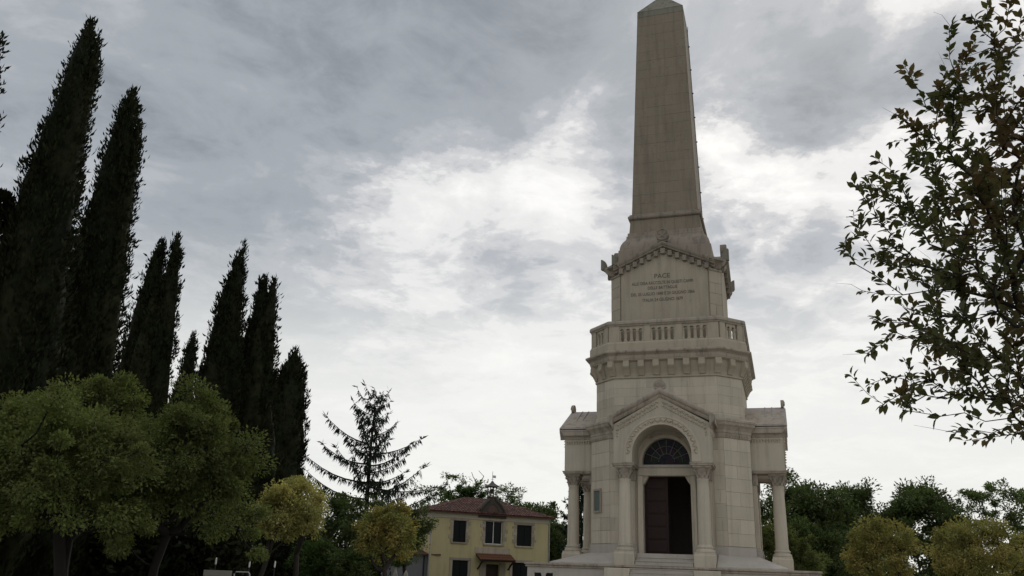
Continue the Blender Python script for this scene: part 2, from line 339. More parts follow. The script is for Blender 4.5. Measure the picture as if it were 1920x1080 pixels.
# --- core walls (mortar backing) with dressed stones
CA, CC = 2.674, 3.825
core = MB(); zs0, zs1 = 2.06, 8.30; T = .6
for i in range(8):
    if i == 7: continue                                # the front side is built with its doorway below
    o8, i8 = octo(CA-.01, CC-.022, 0), octo(CA-.25, CC-T, 0); j = (i+1) % 8
    core.add([(o8[i][0],o8[i][1],zs0),(o8[j][0],o8[j][1],zs0),(i8[j][0],i8[j][1],zs0),(i8[i][0],i8[i][1],zs0),
              (o8[i][0],o8[i][1],zs1),(o8[j][0],o8[j][1],zs1),(i8[j][0],i8[j][1],zs1),(i8[i][0],i8[i][1],zs1)],
             [(3,2,1,0),(4,5,6,7),(0,1,5,4),(2,3,7,6)] + ([(1,2,6,5)] if i == 6 else []) + ([(3,0,4,7)] if i == 0 else []))
core = core.build('core_wall', MORTAR, M)
MB().box(-3.0, 3.0, -2.99, 3.0, 2.45, 2.596).build('inner_floor', INNER, M)
fwp = [(-CA+.012,2.06),(-1.106,2.06)] + [(-x, z) for x, z in arch_pts(1.106, 6.77)] 
fwp = [(-CA+.012,8.30),(-CA+.012,2.06),(-1.106,2.06)] + list(reversed(arch_pts(1.106, 6.77))) + [(1.106,2.06),(CA-.012,2.06),(CA-.012,8.30)]
MB().prism(fwp, -CC+.02, -CC+.62).build('portal_wall', STONE, M)
# stones of the front strips and the chamfered walls
for sx in (-1, 1):
    xs = sorted((sx*2.15, sx*CA))
    face_blocks(core, STONE, (xs[0],-CC+.018,3.02), (xs[1],-CC+.018,3.02), (xs[0],-CC+.018,7.86), (xs[1],-CC+.018,7.86), 8, 1)
def chamfer(a, c, k):
    p = octo(a, c, 0); i = {0: 0, 1: 2, 2: 4, 3: 6}[k]; return p[i], p[i+1]
for k in range(4):
    p, q = chamfer(CA, CC-.012, k)
    face_blocks(core, STONE, (p[0],p[1],3.02), (q[0],q[1],3.02), (p[0],p[1],7.86), (q[0],q[1],7.86), 8, (1, 2), joined=k in (1, 2))
    pp, qq = chamfer(CA+.004, CC+.012, k)              # pale dado course
    d = Vector(qq)-Vector(pp)
    MB().loft([[(pp[0],pp[1],z),(qq[0],qq[1],z),(qq[0]*.93,qq[1]*.93,z),(pp[0]*.93,pp[1]*.93,z)] for z in (2.06, 3.0)]).build('dado', STONE_PALE, core)
for sx in (-1, 1):
    xs = sorted((sx*1.36, sx*(CA+.004)))
    MB().box(xs[0], xs[1], -CC-.012, -CC+.2, 2.06, 3.0).build('dado', STONE_PALE, core)

# --- main cornice round the chamfers, frieze with leaf relief
MB().loft(rings([(CA+.01,CC+.012,7.87),(CA+.02,CC+.03,7.90),(CA+.02,CC+.03,8.08),(CA+.04,CC+.07,8.12),(CA+.04,CC+.07,8.22),(CA+.08,CC+.15,8.36),(CA+.12,CC+.25,8.46),(CA+.13,CC+.27,8.58),(CA+.13,CC+.31,8.60),(CA+.13,CC+.31,8.70),(CA+.05,CC+.05,8.80),(CA-.3,CC-.3,8.86)])).build('cornice', STONE_TRIM, M)
leaf_rel = MB().add([(-.06,0,.0),(0,-.11,.02),(.06,0,.0),(0,-.03,-.18),(0,0,.06)], [(0,1,4),(1,2,4),(0,3,1),(1,3,2)])
rel = MB()
for k in range(4):
    p, q = chamfer(CA+.02, CC+.035, k); p, q = Vector(p), Vector(q); L = (q-p).length; e = (q-p)/L; nn = Vector((e.y, -e.x, 0))
    for i in range(int(L/.15)):
        o = p+e*(.1+i*.15); rel.add([tuple(o+e*x+nn*(-y)+Vector((0,0,8.05+z))) for x, y, z in leaf_rel.v], leaf_rel.f)
rel.build('frieze_carving', STONE, M, kind='stuff')

# --- four porches: block on two columns, barrel vault, gable
PW, PP = 2.204, 5.315
pb = [(-PW,6.53)] + [(-1.345,6.53)] + list(reversed(arch_pts(1.345, 6.915, 24))) + [(1.345,6.53),(PW,6.53),(PW,8.30),(0,9.52),(-PW,8.30)]
porch0 = None
def porch(k):
    pr = empty('porch', (0, 0, 0), k*math.pi/2); pr.parent = M
    return pr
P0 = porch(0)
MB().prism(pb, -PP, -CC+.03).build('vaulted_block', STONE, P0)
# archivolt band and carved relief
av = MB(); n = 28
for y0, r0, r1 in ((-.035,1.35,1.40),(-.02,1.40,1.66),(-.055,1.66,1.74)):
    A0 = [(r0*math.cos(math.pi*i/n), 6.915+r0*math.sin(math.pi*i/n)) for i in range(n+1)]; A1 = [(r1*math.cos(math.pi*i/n), 6.915+r1*math.sin(math.pi*i/n)) for i in range(n+1)]
    for i in range(n):
        a0, a1, c0, c1 = A0[i], A0[i+1], A1[i], A1[i+1]
        av.add([(p[0],-PP+y0,p[1]) for p in (a0,c0,c1,a1)]+[(p[0],-PP+.01,p[1]) for p in (a0,c0,c1,a1)], [(0,1,2,3),(1,5,6,2),(0,3,7,4),(0,4,5,1),(3,2,6,7)])
    for sx in (-1, 1): av.box(*sorted((sx*r0, sx*r1)), -PP+y0, -PP+.01, 6.56, 6.915)
av.build('archivolt', STONE, P0)
cv = MB()
def bump2(mb, x, y, z, a, w, h, d=.11):
    ca, sa = math.cos(a), math.sin(a); tr = lambda u, v: (x+u*ca-v*sa, z+u*sa+v*ca)
    pts = [tr(*q) for q in ((-w,0),(0,-h),(w,0),(0,h))]; mb.add([(p[0],y,p[1]) for p in pts]+[(x,y-d,z)], [(0,1,4),(1,2,4),(2,3,4),(3,0,4)])
for i in range(36):
    t = math.pi*(i+.5)/36; bump2(cv, 1.53*math.cos(t), -PP-.018, 6.915+1.53*math.sin(t), t+(.6 if i % 2 else -.6), .125, .055)
for s in (-1, 1):
    for i in range(17):                                # rising arcade relief under the raking cornice
        u = (i+.5)/17; x = s*(2.02-1.94*u); z = 8.24+1.10*u*1.0-.02
        bump2(cv, x, -PP, z, -s*.51+(.8 if i % 2 else -.8), .10, .05); bump2(cv, x, -PP, z-.19, s*.3, .06, .06)
    for i in range(3): bump2(cv, s*(2.02), -PP, 8.02-.13*i, .6*s, .07, .035)
cv.build('arch_carving', STONE, P0, kind='stuff')
# raking cornice
rc = MB(); prof = [(-.01,-.02),(-.08,.06),(-.10,.14),(-.20,.20),(-.24,.28),(-.24,.35),(-.05,.40)]          # (projection y, height above slope)
for s in (-1, 1):
    lo, hi = Vector((s*2.44, 0, 8.29)), Vector((0, 0, 9.53)); q = []
    rr = []
    for e_ in (lo, hi): rr.append([(e_.x, -PP+p[0], e_.z+p[1]) for p in prof]+[(e_.x, -CC+.3, e_.z+prof[-1][1]), (e_.x, -CC+.3, e_.z-.02)])
    rc.loft(rr)
rc.build('raking_cornice', STONE_TRIM, P0)
# side eaves and roof slabs
for s in (-1, 1):
    ev = MB()
    pr_ = [(2.205,8.08),(2.23,8.10),(2.26,8.20),(2.36,8.34),(2.42,8.42),(2.46,8.50),(2.46,8.60),(2.30,8.66),(2.205,8.66)]
    ev.loft([[(s*x, y, z) for x, z in pr_] for y in (-PP-.23, -CC+.1)]).build('eave_moulding', STONE_TRIM, P0)
ro = MB()
for s in (-1, 1): ro.loft([[(s*x, y, z) for x, z in ((2.46,8.64),(0,9.94),(0,9.86),(2.46,8.56))] for y in (-PP-.20, -3.3)])
roof = ro.build('roof', STONE_ROOF, P0)
for y in (-PP+.42, -PP+.75):
    sb_ = MB()
    for s in (-1, 1): sb_.loft([[(s*x, y+d, z) for x, z in ((2.45,8.66),(0,9.965),(0,9.90),(2.45,8.60))] for d in (-.025, .025)])
    sb_.build('roof_seam', LEAD, roof)
eb = MB()
for s in (-1, 1):
    for i in range(11): eb.add([(s*(2.205+y), -PP+.12+i*.13+x, 7.98+z) for x, y, z in ((-.055,0,0),(0,.10,.02),(.055,0,0),(0,.03,-.17),(0,0,.05))], [(0,1,4),(1,2,4),(0,3,1),(1,3,2)])
eb.build('side_frieze_carving', STONE, P0, kind='stuff')
# palmette on the ridge
pm = MB(); n = 9
pm.prism([(.05+.0,9.86),(.26,9.92)]+[(.29*math.cos(math.pi*i/12), 10.04+.27*math.sin(math.pi*i/12)) for i in range(13)]+[(-.26,9.92),(-.05,9.86)], -PP-.16, -PP-.02)
pal = pm.build('palmette', STONE_TRIM, P0)
pr2 = MB()
for i in range(n):
    a = math.pi*(i+.5)/n; pr2.tube([(.05*math.cos(a), -PP-.17, 9.98+.05*math.sin(a)), (.16*math.cos(a), -PP-.20, 10.03+.16*math.sin(a)), (.26*math.cos(a), -PP-.165, 10.04+.25*math.sin(a))], [.012,.028,.014], 5)
pr2.build('palmette_ribs', STONE_TRIM, pal)
# abacus beams over the columns
for s in (-1, 1):
    MB().box(*sorted((s*1.27, s*2.26)), -PP-.06, -CC+.02, 6.40, 6.475).box(*sorted((s*1.24, s*2.29)), -PP-.09, -CC+.02, 6.477, 6.532).build('impost', STONE_TRIM, P0)
    MB().box(*sorted((s*1.46, s*2.05)), -CC-.17, -CC+.02, 3.005, 6.398).build('pilaster', STONE, P0, bevel=.012)
    MB().box(*sorted((s*1.40, s*2.11)), -CC-.24, -CC+.02, 2.06, 2.86).box(*sorted((s*1.43, s*2.08)), -CC-.21, -CC+.02, 2.862, 3.0).build('pilaster_base', STONE_PALE, P0, bevel=.012)
    MB().box(*sorted((s*1.40, s*2.11)), -CC-.23, -CC+.015, 5.86, 6.395).build('pilaster_capital', STONE_TRIM, P0, bevel=.03)
# columns
for s in (-1, 1):
    cx, cy = s*1.752, -4.94
    col = empty('column', (cx, cy, 0)); col.parent = P0
    MB().loft([sq(.46,2.06), sq(.46,2.56), sq(.43,2.60), sq(.43,2.68)]).build('pedestal', STONE, col, bevel=.012)
    MB().lathe([(.40,2.682),(.42,2.70),(.42,2.76),(.385,2.80),(.345,2.83),(.345,2.87),(.37,2.90),(.36,2.94),(.315,2.965),(.30,3.02)], seg=28).build('base', STONE, col, smooth=True)
    MB().lathe([(.30,3.018),(.293,3.2),(.288,3.9),(.278,4.7),(.262,5.5),(.255,5.76),(.275,5.79),(.275,5.83),(.256,5.85)], seg=28).build('shaft', STONE, col, smooth=True)
    cp = MB(); cp.lathe([(.252,5.84),(.262,6.0),(.30,6.18),(.37,6.30)], seg=20)
    cp.loft([sq(.37,6.30), sq(.40,6.33), sq(.40,6.38), sq(.385,6.396)])
    for ring_, nn_, z0, h, r0, out in ((0,8,5.85,.20,.26,.10),(1,8,5.98,.22,.28,.13)):
        for i in range(nn_):
            a = 2*math.pi*(i+.5*ring_)/nn_; dv = Vector((math.cos(a), math.sin(a), 0)); tv = Vector((-dv.y, dv.x, 0))
            pts = [(r0, 0, .075), (r0+.03, h*.55, .085), (r0+out*.8, h*.92, .06), (r0+out, h*.80, .03)]
            cp.loft([[tuple(dv*(r+o_)+tv*w_*sg+Vector((0,0,z0+z))) for o_, sg in ((0,-1),(.035,0),(0,1),(-.03,0))] for r, z, w_ in pts])
    for i in range(4):                                 # corner volutes
        a = math.pi/4+i*math.pi/2; dv = Vector((math.cos(a), math.sin(a), 0)); tv = Vector((-dv.y, dv.x, 0)); pts = []
        for j in range(15):
            th = j*.55; r = .105*(1-j/17); o = dv*(.40+r*math.cos(th)-.02)+Vector((0,0,6.21+r*math.sin(th))); pts.append(tuple(o))
        cp.tube([tuple(dv*.28+Vector((0,0,6.05)))]+pts, .034, 6)
    cp.build('capital', STONE_TRIM, col, smooth=True)
for k in (1, 2, 3):
    pr = copy_tree(P0, M); pr.rotation_euler.z = k*math.pi/2

# --- portal: jambs, lintel, leaves, lunette
pt = empty('portal', (0, 0, 0)); pt.parent = M
for s in (-1, 1):
    MB().box(*sorted((s*1.106, s*1.34)), -CC-.05, -CC+.019, 2.61, 6.10).box(*sorted((s*1.22, s*1.345)), -CC-.08, -CC-.051, 2.61, 6.10).build('door_jamb', STONE, pt, bevel=.01)
    MB().prism([(s*1.104,6.12),(s*1.104,5.72),(s*1.06,5.74),(s*.98,5.86),(s*.90,6.0),(s*.84,6.12)], -CC+.05, -CC+.4).build('door_bracket', STONE, pt)
MB().box(-1.345, 1.345, -CC-.055, -CC+.45, 6.112, 6.48).build('lintel', STONE, pt, bevel=.01)
MB().box(-1.40, 1.40, -CC-.14, -CC+.40, 6.482, 6.545).box(-1.42, 1.42, -CC-.18, -CC+.40, 6.547, 6.60).build('lintel_cornice', STONE_PALE, pt, bevel=.01)
MB().box(-1.10, 1.10, -CC+.30, -CC+.34, 6.60, 6.77).prism([(-1.10,6.771)]+[(1.10,6.771)]+arch_pts(1.10,6.775)[1:-1], -CC+.30, -CC+.34).build('lunette_pane', GLASS, pt)
mu = MB()
for i in range(1, 8):
    a = math.pi*i/8; mu.bar((.38*math.cos(a), -CC+.28, 6.78+.38*math.sin(a)), (1.09*math.cos(a), -CC+.28, 6.78+1.09*math.sin(a)), .03, .03, (0,1,0))
for r in (.38, .74):
    mu.tube([(r*math.cos(math.pi*i/20), -CC+.28, 6.78+r*math.sin(math.pi*i/20)) for i in range(21)], .016, 5)
mu.bar((-1.09,-CC+.28,6.64),(1.09,-CC+.28,6.64),.03,.04,(0,1,0)).build('lunette_tracery', LEAD, pt)
lr = MB(); n = 24
for i in range(n):
    t0, t1 = math.pi*i/n, math.pi*(i+1)/n; q = lambda r, t: (r*math.cos(t), 6.77+r*math.sin(t))
    pts = [q(1.11,t0), q(1.26,t0), q(1.26,t1), q(1.11,t1)]
    lr.add([(p[0],-CC-.05,p[1]) for p in pts]+[(p[0],-CC+.022,p[1]) for p in pts], [(0,1,2,3),(1,5,6,2),(0,3,7,4)])
for s in (-1, 1): lr.box(*sorted((s*1.11, s*1.26)), -CC-.05, -CC+.019, 6.602, 6.77)
lr.build('lunette_surround', STONE, pt)
def leaf_door(name, x0, x1, y, parent):
    d = empty(name, (0, 0, 0)); d.parent = parent
    MB().box(x0, x1, y, y+.07, 2.605, 6.105).build('leaf', DOORWOOD, d)
    rows = 6; h = (6.08-2.65)/rows
    for r in range(rows): 
        z0 = 2.65+r*h; MB().loft([[(x, yy, z) for x, z in ((x0+.09+g, z0+.04+g), (x1-.09-g, z0+.04+g), (x1-.09-g, z0+h-.04-g), (x0+.09+g, z0+h-.04-g))] for g, yy in ((0,y-.001),(0,y-.02),(.05,y-.035))]).build('door_panel', DOORWOOD, d)
    return d
leaf_door('door_leaf', -1.10, .0, -CC+.42, pt)
dl = leaf_door('door_leaf', 0, 1.10, -.02, pt); dl.location = (1.09, -CC+.46, 0); dl.rotation_euler.z = R(97)
# inner back wall of the chapel, dimly seen through the open leaf
MB().box(-1.2, 1.2, 2.2, 2.6, 2.60, 3.6).box(-.5, .5, 2.3, 2.5, 3.6, 5.2).build('altar', INNER, M)

# --- bronze window plate on the chamfer wall left of the porch
p, q = Vector((-3.65,-2.85,0)), Vector((-3.12,-3.38,0)); e = (q-p).normalized(); nn = Vector((e.y,-e.x,0)); c0 = (p+q)/2; hw = (q-p).length/2*.86
wp = empty('wall_plaque', (0, 0, 0)); wp.parent = M
def ob(mb, u0, u1, d0, d1, z0, z1):
    V = [tuple(c0+e*u+nn*d+Vector((0,0,z))) for z in (z0, z1) for u, d in ((u0,d0),(u1,d0),(u1,d1),(u0,d1))]
    return mb.add(V, [(3,2,1,0),(4,5,6,7),(0,1,5,4),(1,2,6,5),(2,3,7,6),(3,0,4,7)])
ob(MB(), -hw+.07, hw-.07, -.02, .045, 4.53, 5.47).build('bronze_plate', PATINA, wp)
fr = MB()
for u0, u1, z0, z1 in ((-hw,-hw+.068,4.45,5.56),(hw-.068,hw,4.45,5.56),(-hw+.069,hw-.069,4.45,4.528),(-hw+.069,hw-.069,5.472,5.56)): ob(fr, u0, u1, -.03, .10, z0, z1)
fr.build('plaque_frame', STONE_TRIM, wp)

# --- drum
DA, DC = 2.509, 3.604
drum = MB().loft(rings([(DA-.012,DC-.018,8.50),(DA-.012,DC-.018,10.90)])).build('drum', MORTAR, M)
MB().loft(rings([(DA+.02,DC+.04,8.80),(DA+.02,DC+.04,9.02),(DA,DC+.008,9.08)])).build('drum_base', STONE, drum)
o8 = octo(DA, DC-.014, 0)
for i, (per, joined) in {7: (5, False), 0: ((1,2), False), 6: ((1,2), False), 1: (5, True), 2: ((1,2), True), 3: (5, True), 4: ((1,2), True), 5: (5, True)}.items():
    p, q = o8[i], o8[(i+1) % 8]; face_blocks(drum, STONE, (p[0],p[1],9.085), (q[0],q[1],9.085), (p[0],p[1],10.85), (q[0],q[1],10.85), 4, per, gap=.002, depth=.012, joined=joined)

# --- corbelled balcony
fl = MB().loft(rings([(DA+.005,DC+.01,10.852),(DA+.03,DC+.06,10.87),(DA+.03,DC+.06,10.93),(DA+.015,DC+.02,10.96),(DA+.02,DC+.03,11.10),(DA+.05,DC+.10,11.40),(DA+.06,DC+.14,11.66),(DA+.10,DC+.24,11.70),(DA+.14,DC+.30,11.74),(DA+.14,DC+.30,11.80)])).build('corbel_table', STONE_PED, M)
MB().loft(rings([(DA+.15,DC+.32,11.802),(DA+.16,DC+.34,11.96),(DA+.20,DC+.42,12.02),(DA+.26,DC+.50,12.06),(DA+.29,DC+.53,12.10),(DA+.29,DC+.53,12.17),(DA+.22,DC+.38,12.22),(DA+.22,DC+.34,12.24)])).build('balcony_cornice', STONE_TRIM, M)
cb = MB()
pr_c = [(.0,11.72),(-.30,11.72),(-.31,11.50),(-.33,11.47),(-.33,11.40),(-.27,11.33),(-.20,11.27),(-.12,11.14),(-.08,11.06),(-.06,11.0),(.0,10.98)]   # (y, z) profile, front at -y
def corbel_mesh(w):
    mb = MB(); mb.loft([[(x, y, z) for y, z in pr_c] for x in (-w, w)]); return mb
def corbel(name='corbel'): pass
cb0 = corbel_mesh(.155).build('corbel', STONE_PED, fl, bevel=.012)
first = True
def put(x, y, rz):
    global first
    if first: cb0.location = (x, y, 0); cb0.rotation_euler = (0, 0, rz); first = False
    else: inst(cb0, fl, (x, y, 0), rz, 'corbel')
yC = -DC-.02
for k in range(4):
    rz = k*math.pi/2; ca, sa = math.cos(rz), math.sin(rz)
    for i in range(6):
        x = (i-2.5)*.735; put(x*ca-yC*sa, x*sa+yC*ca, rz)
    for x, y, da in ((DA+.02, yC+.03, 22.5), ((DA+DC)/2+.01, -(DA+DC)/2-.01, 45), (-(yC+.03), -(DA+.02), 67.5)):
        put(x*ca-y*sa, x*sa+y*ca, rz+R(da))
# little lintels between the corbels
ln = MB()
# --- balustrade
BA, BC = 2.72, 3.86
bal = MB().loft(rings([(BA+.02,BC+.05,12.242),(BA+.02,BC+.05,12.60),(BA,BC+.0,12.68),(BA,BC,12.70),(BA-.12,BC-.28,12.70),(BA-.12,BC-.28,12.242)]), cap=False).build('balustrade', STONE_PED, M)
MB().loft(rings([(BA-.11,BC-.27,13.50),(BA-.01,BC-.0,13.50),(BA+.0,BC+.02,13.56),(BA+.03,BC+.07,13.60),(BA+.03,BC+.07,13.70),(BA,BC+.03,13.78),(BA-.11,BC-.27,13.78),(BA-.11,BC-.27,13.50)]), cap=False).build('handrail', STONE_TRIM, bal)
MB().loft(rings([(BA,BC,12.238),(DA-.4,DC-.4,12.236)])[:1]+[[(0,0,12.237)]*8], cap=False).build('balcony_floor', STONE_PED, bal)
bl0 = MB().lathe([(.10,12.70),(.115,12.72),(.115,12.76),(.085,12.80),(.08,12.85),(.092,12.95),(.08,13.16),(.09,13.19),(.115,13.23),(.12,13.275)], seg=12).build('baluster', STONE_PED, bal, smooth=True)
firstb = [True]
def putb(x, y, rz):
    if firstb[0]: bl0.location = (x, y, 0); bl0.rotation_euler = (0, 0, rz); firstb[0] = False
    else: inst(bl0, bal, (x, y, 0), rz, 'baluster')
def post_mesh(w): return MB().box(-w, w, -.13, .13, 12.70, 13.498)
pw0 = post_mesh(.17).build('post', STONE_PED, bal, bevel=.01); pw0.location = (-.78, -BC+.15, 0)
pc0 = post_mesh(.27).build('corner_post', STONE_PED, bal, bevel=.01); pc0.location = (-BA+.29, -BC+.15, 0)
hd0 = None
def head_mesh(wd, nb):                                 # row of small round arches with pierced spandrels
    mb = MB(); st_ = wd/nb; top = 13.498
    poly = [(-wd/2, top), (-wd/2, 13.27)]
    for i in range(nb):
        xa = -wd/2+i*st_; r = st_*.5-.055
        poly += [(xa+.055, 13.27)] + [(xa+st_/2-r*math.cos(math.pi*j/8), 13.27+r*math.sin(math.pi*j/8)) for j in range(1, 8)] + [(xa+st_-.055, 13.27)]
    poly += [(wd/2, 13.27), (wd/2, top)]
    return mb.prism(poly, -.09, .09)
WID = 1.24
hd0 = head_mesh(WID, 4).build('arch_row', STONE_PED, bal); hd0.location = (0, -BC+.15, 0)
hc0 = head_mesh(.58, 2).build('arch_row', STONE_PED, bal)
fo = [True, True]
for k in range(4):
    rz = k*math.pi/2; ca, sa = math.cos(rz), math.sin(rz); rot = lambda x, y: (x*ca-y*sa, x*sa+y*ca, 0)
    for x in (-.78, .78):
        if not (k == 0 and x < 0): inst(pw0, bal, rot(x, -BC+.15), rz, 'post')
    for s in (-1, 1):
        if not (k == 0 and s < 0): inst(pc0, bal, rot(s*(BA-.29), -BC+.15), rz, 'corner_post')
    for xc in (-1.57, 0, 1.57):
        if not (k == 0 and xc == 0): inst(hd0, bal, rot(xc, -BC+.15), rz, 'arch_row')
        for i in range(5): 
            putb(*rot(xc+(i-2)*WID/4*.96, -BC+.15)[:2], rz)
    # chamfer side: two posts and a pair of little arches
    mx = (BA+BC)/2-.106; my = -mx; d45 = R(45)
    if k == 0: hc0.location = rot(mx, my); hc0.rotation_euler = (0, 0, rz+d45)
    else: inst(hc0, bal, rot(mx, my), rz+d45, 'arch_row')
    for t in (-.27, 0, .27): putb(*rot(mx+t*math.cos(d45), my+t*math.sin(d45))[:2], rz)
    for t in (-.55, .55): inst(pw0, bal, rot(mx+t*math.cos(d45), my+t*math.sin(d45)), rz+d45, 'post')

# --- inscription pedestal
QA, QC = 2.247, 2.859
ped = MB().loft(rings([(QA-.012,QC-.02,12.236),(QA-.012,QC-.02,17.4)])).build('pedestal_block', STONE_PED, M)
# chamfer pilasters
for k in range(4):
    p, q = chamfer(QA+.03, QC-.01, k)
    face_blocks(ped, STONE_PED, (p[0],p[1],12.3), (q[0],q[1],12.3), (p[0],p[1],16.55), (q[0],q[1],16.55), 7, 1, gap=.004, depth=.02, joined=k in (1, 2))
    pp, qq = chamfer(QA+.02, QC+.04, k); 
    MB().loft([[(pp[0]*f,pp[1]*f,z),(qq[0]*f,qq[1]*f,z),(qq[0]*.8,qq[1]*.8,z),(pp[0]*.8,pp[1]*.8,z)] for f, z in ((1.0,16.56),(1.01,16.60),(1.01,16.68),(1.0,16.72),(1.0,16.82))]).build('pilaster_capital', STONE_TRIM, ped)
# panel on each face with gable top (front carries the inscription)
def panel_poly(g): return [(-QA+.02+g,13.0),(QA-.02-g,13.0),(QA-.02-g,16.60),(0,17.62),(-QA+.02+g,16.60)]
for k in range(4):
    o = MB().prism(panel_poly(.02), -QC-.012, -QC+.03).build('panel', STONE_PED, ped); o.rotation_euler.z = k*math.pi/2
    if k == 0: plaque = o
GA = empty('gable', (0, 0, 0)); GA.parent = M
tymp = MB().prism([(-QA,16.7),(QA,16.7),(QA,17.1),(0,18.1),(-QA,17.1)], -QC+.015, -1.6).build('gable_block', STONE_PED, GA)
gc = MB(); prof = [(.02,-.34),(-.05,-.33),(-.06,-.24),(-.20,-.20),(-.22,-.13),(-.26,-.10),(-.30,-.02),(-.31,.06),(-.05,.14)]
for s in (-1, 1):
    lo, hi = Vector((s*2.60, 0, 17.02)), Vector((0, 0, 18.20))
    gc.loft([[(e_.x, -QC+p[0], e_.z+p[1]) for p in prof]+[(e_.x, -1.7, e_.z+prof[-1][1]), (e_.x, -1.7, e_.z-.3)] for e_ in (lo, hi)])
gc.build('raking_cornice', STONE_TRIM_UP, GA)
for s in (-1, 1):
    for i in range(6):
        x = s*(.36+i*.37); z = 18.20-.34-1.18*abs(x)/2.6
        MB().prism([(x-.11,z-.24),(x+.11,z-.24),(x+.11,z+.06),(x-.11,z+.06)], -QC-.19, -QC-.03).build('dentil', STONE_TRIM_UP, GA, bevel=.018)
MB().prism([(-.12,17.60),(.12,17.60),(.12,17.90),(-.12,17.90)], -QC-.19, -QC-.03).build('dentil', STONE_TRIM_UP, GA, bevel=.015)
# round medallion with a star on the gable apex
md = MB().prism([(.34*math.cos(2*math.pi*i/28), 18.66+.34*math.sin(2*math.pi*i/28)) for i in range(28)], -QC-.20, -QC+.10)
md.box(-.26, .26, -QC-.16, -QC+.06, 18.28, 18.40)
md = md.build('medallion', STONE_TRIM_UP, GA)
star = [(( .22 if i % 2 == 0 else .09)*math.sin(math.pi*i/5), 18.66+(.22 if i % 2 == 0 else .09)*math.cos(math.pi*i/5)) for i in range(10)]
MB().prism(list(reversed(star)), -QC-.235, -QC-.19).build('star', STONE_TRIM_UP, md)
MB().tube([(.30*math.cos(2*math.pi*i/28), -QC-.20, 18.66+.30*math.sin(2*math.pi*i/28)) for i in range(29)], .035, 6).build('wreath', STONE_TRIM_UP, md)
for k in (1, 2, 3): g_ = copy_tree(GA, M); g_.rotation_euler.z = k*math.pi/2
# chamfer cornice and corner acroteria
for k in range(4):
    cc = MB(); rr = []
    for f, z in ((1.0,16.825),(1.015,16.86),(1.035,16.95),(1.065,17.03),(1.09,17.07),(1.09,17.19),(1.03,17.26),(.90,17.40)):
        p, q = chamfer(QA+.06, QC+.03, k); dv = (Vector(q)-Vector(p)).normalized()*.16*f; p, q = Vector(p)*f-dv, Vector(q)*f+dv
        rr.append([(p.x,p.y,z),(q.x,q.y,z),(q.x*.62/f,q.y*.62/f,z),(p.x*.62/f,p.y*.62/f,z)])
    cc.loft(rr).build('corner_cornice', STONE_TRIM_UP, M)
def acro(loc, rz, w=.32, h=.60):
    n = 8; poly = [(-w/2, 0), (w/2, 0)] + [(w/2-(w)*(1-math.cos(math.pi/2*i/n)), h*math.sin(math.pi/2*i/n)*.98+.02) for i in range(1, n+1)]
    o = MB().prism(poly, -.11, .11).build('acroterion', STONE_TIP, M, bevel=.02); o.location = loc; o.rotation_euler.z = rz; return o
acro((-3.22,-2.36,17.14), R(-18)); acro((-2.52,-3.08,17.10), R(10), .32, .58); acro((3.12,-2.42,17.14), R(168), .36, .64)
acro((2.45,3.1,17.14), R(150)); acro((-2.45,3.1,17.14), R(30)); acro((3.14,2.42,17.14), R(200))

# --- inscription
PXM = .0272
for txt, z, wid, hgt in (('PACE', 16.30, .80, .25), ('ALLE OSSA RACCOLTE IN QUESTI CAMPI', 15.97, 3.15, .17), ('DELLE BATTAGLIE', 15.70, 1.50, .17), ('DEL 25 LUGLIO 1848 E 24 GIUGNO 1866', 15.38, 3.25, .17), ('ITALIA 24 GIUGNO 1879', 15.05, 2.05, .17)):
    cu = bpy.data.curves.new('inscription_line', 'FONT'); cu.body = txt; cu.align_x = 'CENTER'; cu.extrude = .006; cu.offset = .0; cu.size = 1.0; cu.materials.append(LETTER)
    o = link(bpy.data.objects.new('inscription_line', cu)); o.parent = plaque; o.rotation_euler = (math.pi/2, 0, 0); o.location = (-.08, -QC-.018, z)
    bpy.context.view_layer.update(); sx_ = wid/max(o.dimensions.x, .01)
    me = bpy.data.meshes.new_from_object(o.evaluated_get(bpy.context.evaluated_depsgraph_get())); bpy.data.objects.remove(o)
    o = link(bpy.data.objects.new('inscription_line', me)); o.parent = plaque; o.rotation_euler = (math.pi/2, 0, 0); o.location = (-.08, -QC-.018, z); o.scale = (sx_, hgt/.72, 1)

# --- obelisk
ob_root = empty('obelisk', (0, 0, 0)); ob_root.parent = M
MB().loft([sq(2.44,17.1), sq(2.44,18.18), sq(2.40,18.20)]).build('plinth', STONE_TRIM_UP, ob_root, bevel=.02)
MB().loft([sq(2.38,18.202), sq(2.37,18.34), sq(2.32,18.52), sq(2.22,18.72), sq(2.10,18.88), sq(2.06,18.98), sq(2.06,19.10), sq(2.00,19.14), sq(2.00,19.30), sq(1.95,19.34)]).build('ogee_base', STONE_TRIM_UP, ob_root)
sh0 = MB().loft([sq(1.90,19.342), sq(1.84,20.13)]).build('lower_shaft', MORTAR, ob_root)
MB().loft([sq(1.90,20.132), sq(1.97,20.18), sq(1.99,20.26), sq(1.97,20.34), sq(1.91,20.37), sq(1.91,20.42), sq(1.83,20.48)]).build('moulding', STONE_TRIM_UP, ob_root)
shaft = MB().loft([sq(1.765,20.482), sq(1.345,33.70)]).build('shaft', MORTAR, ob_root)
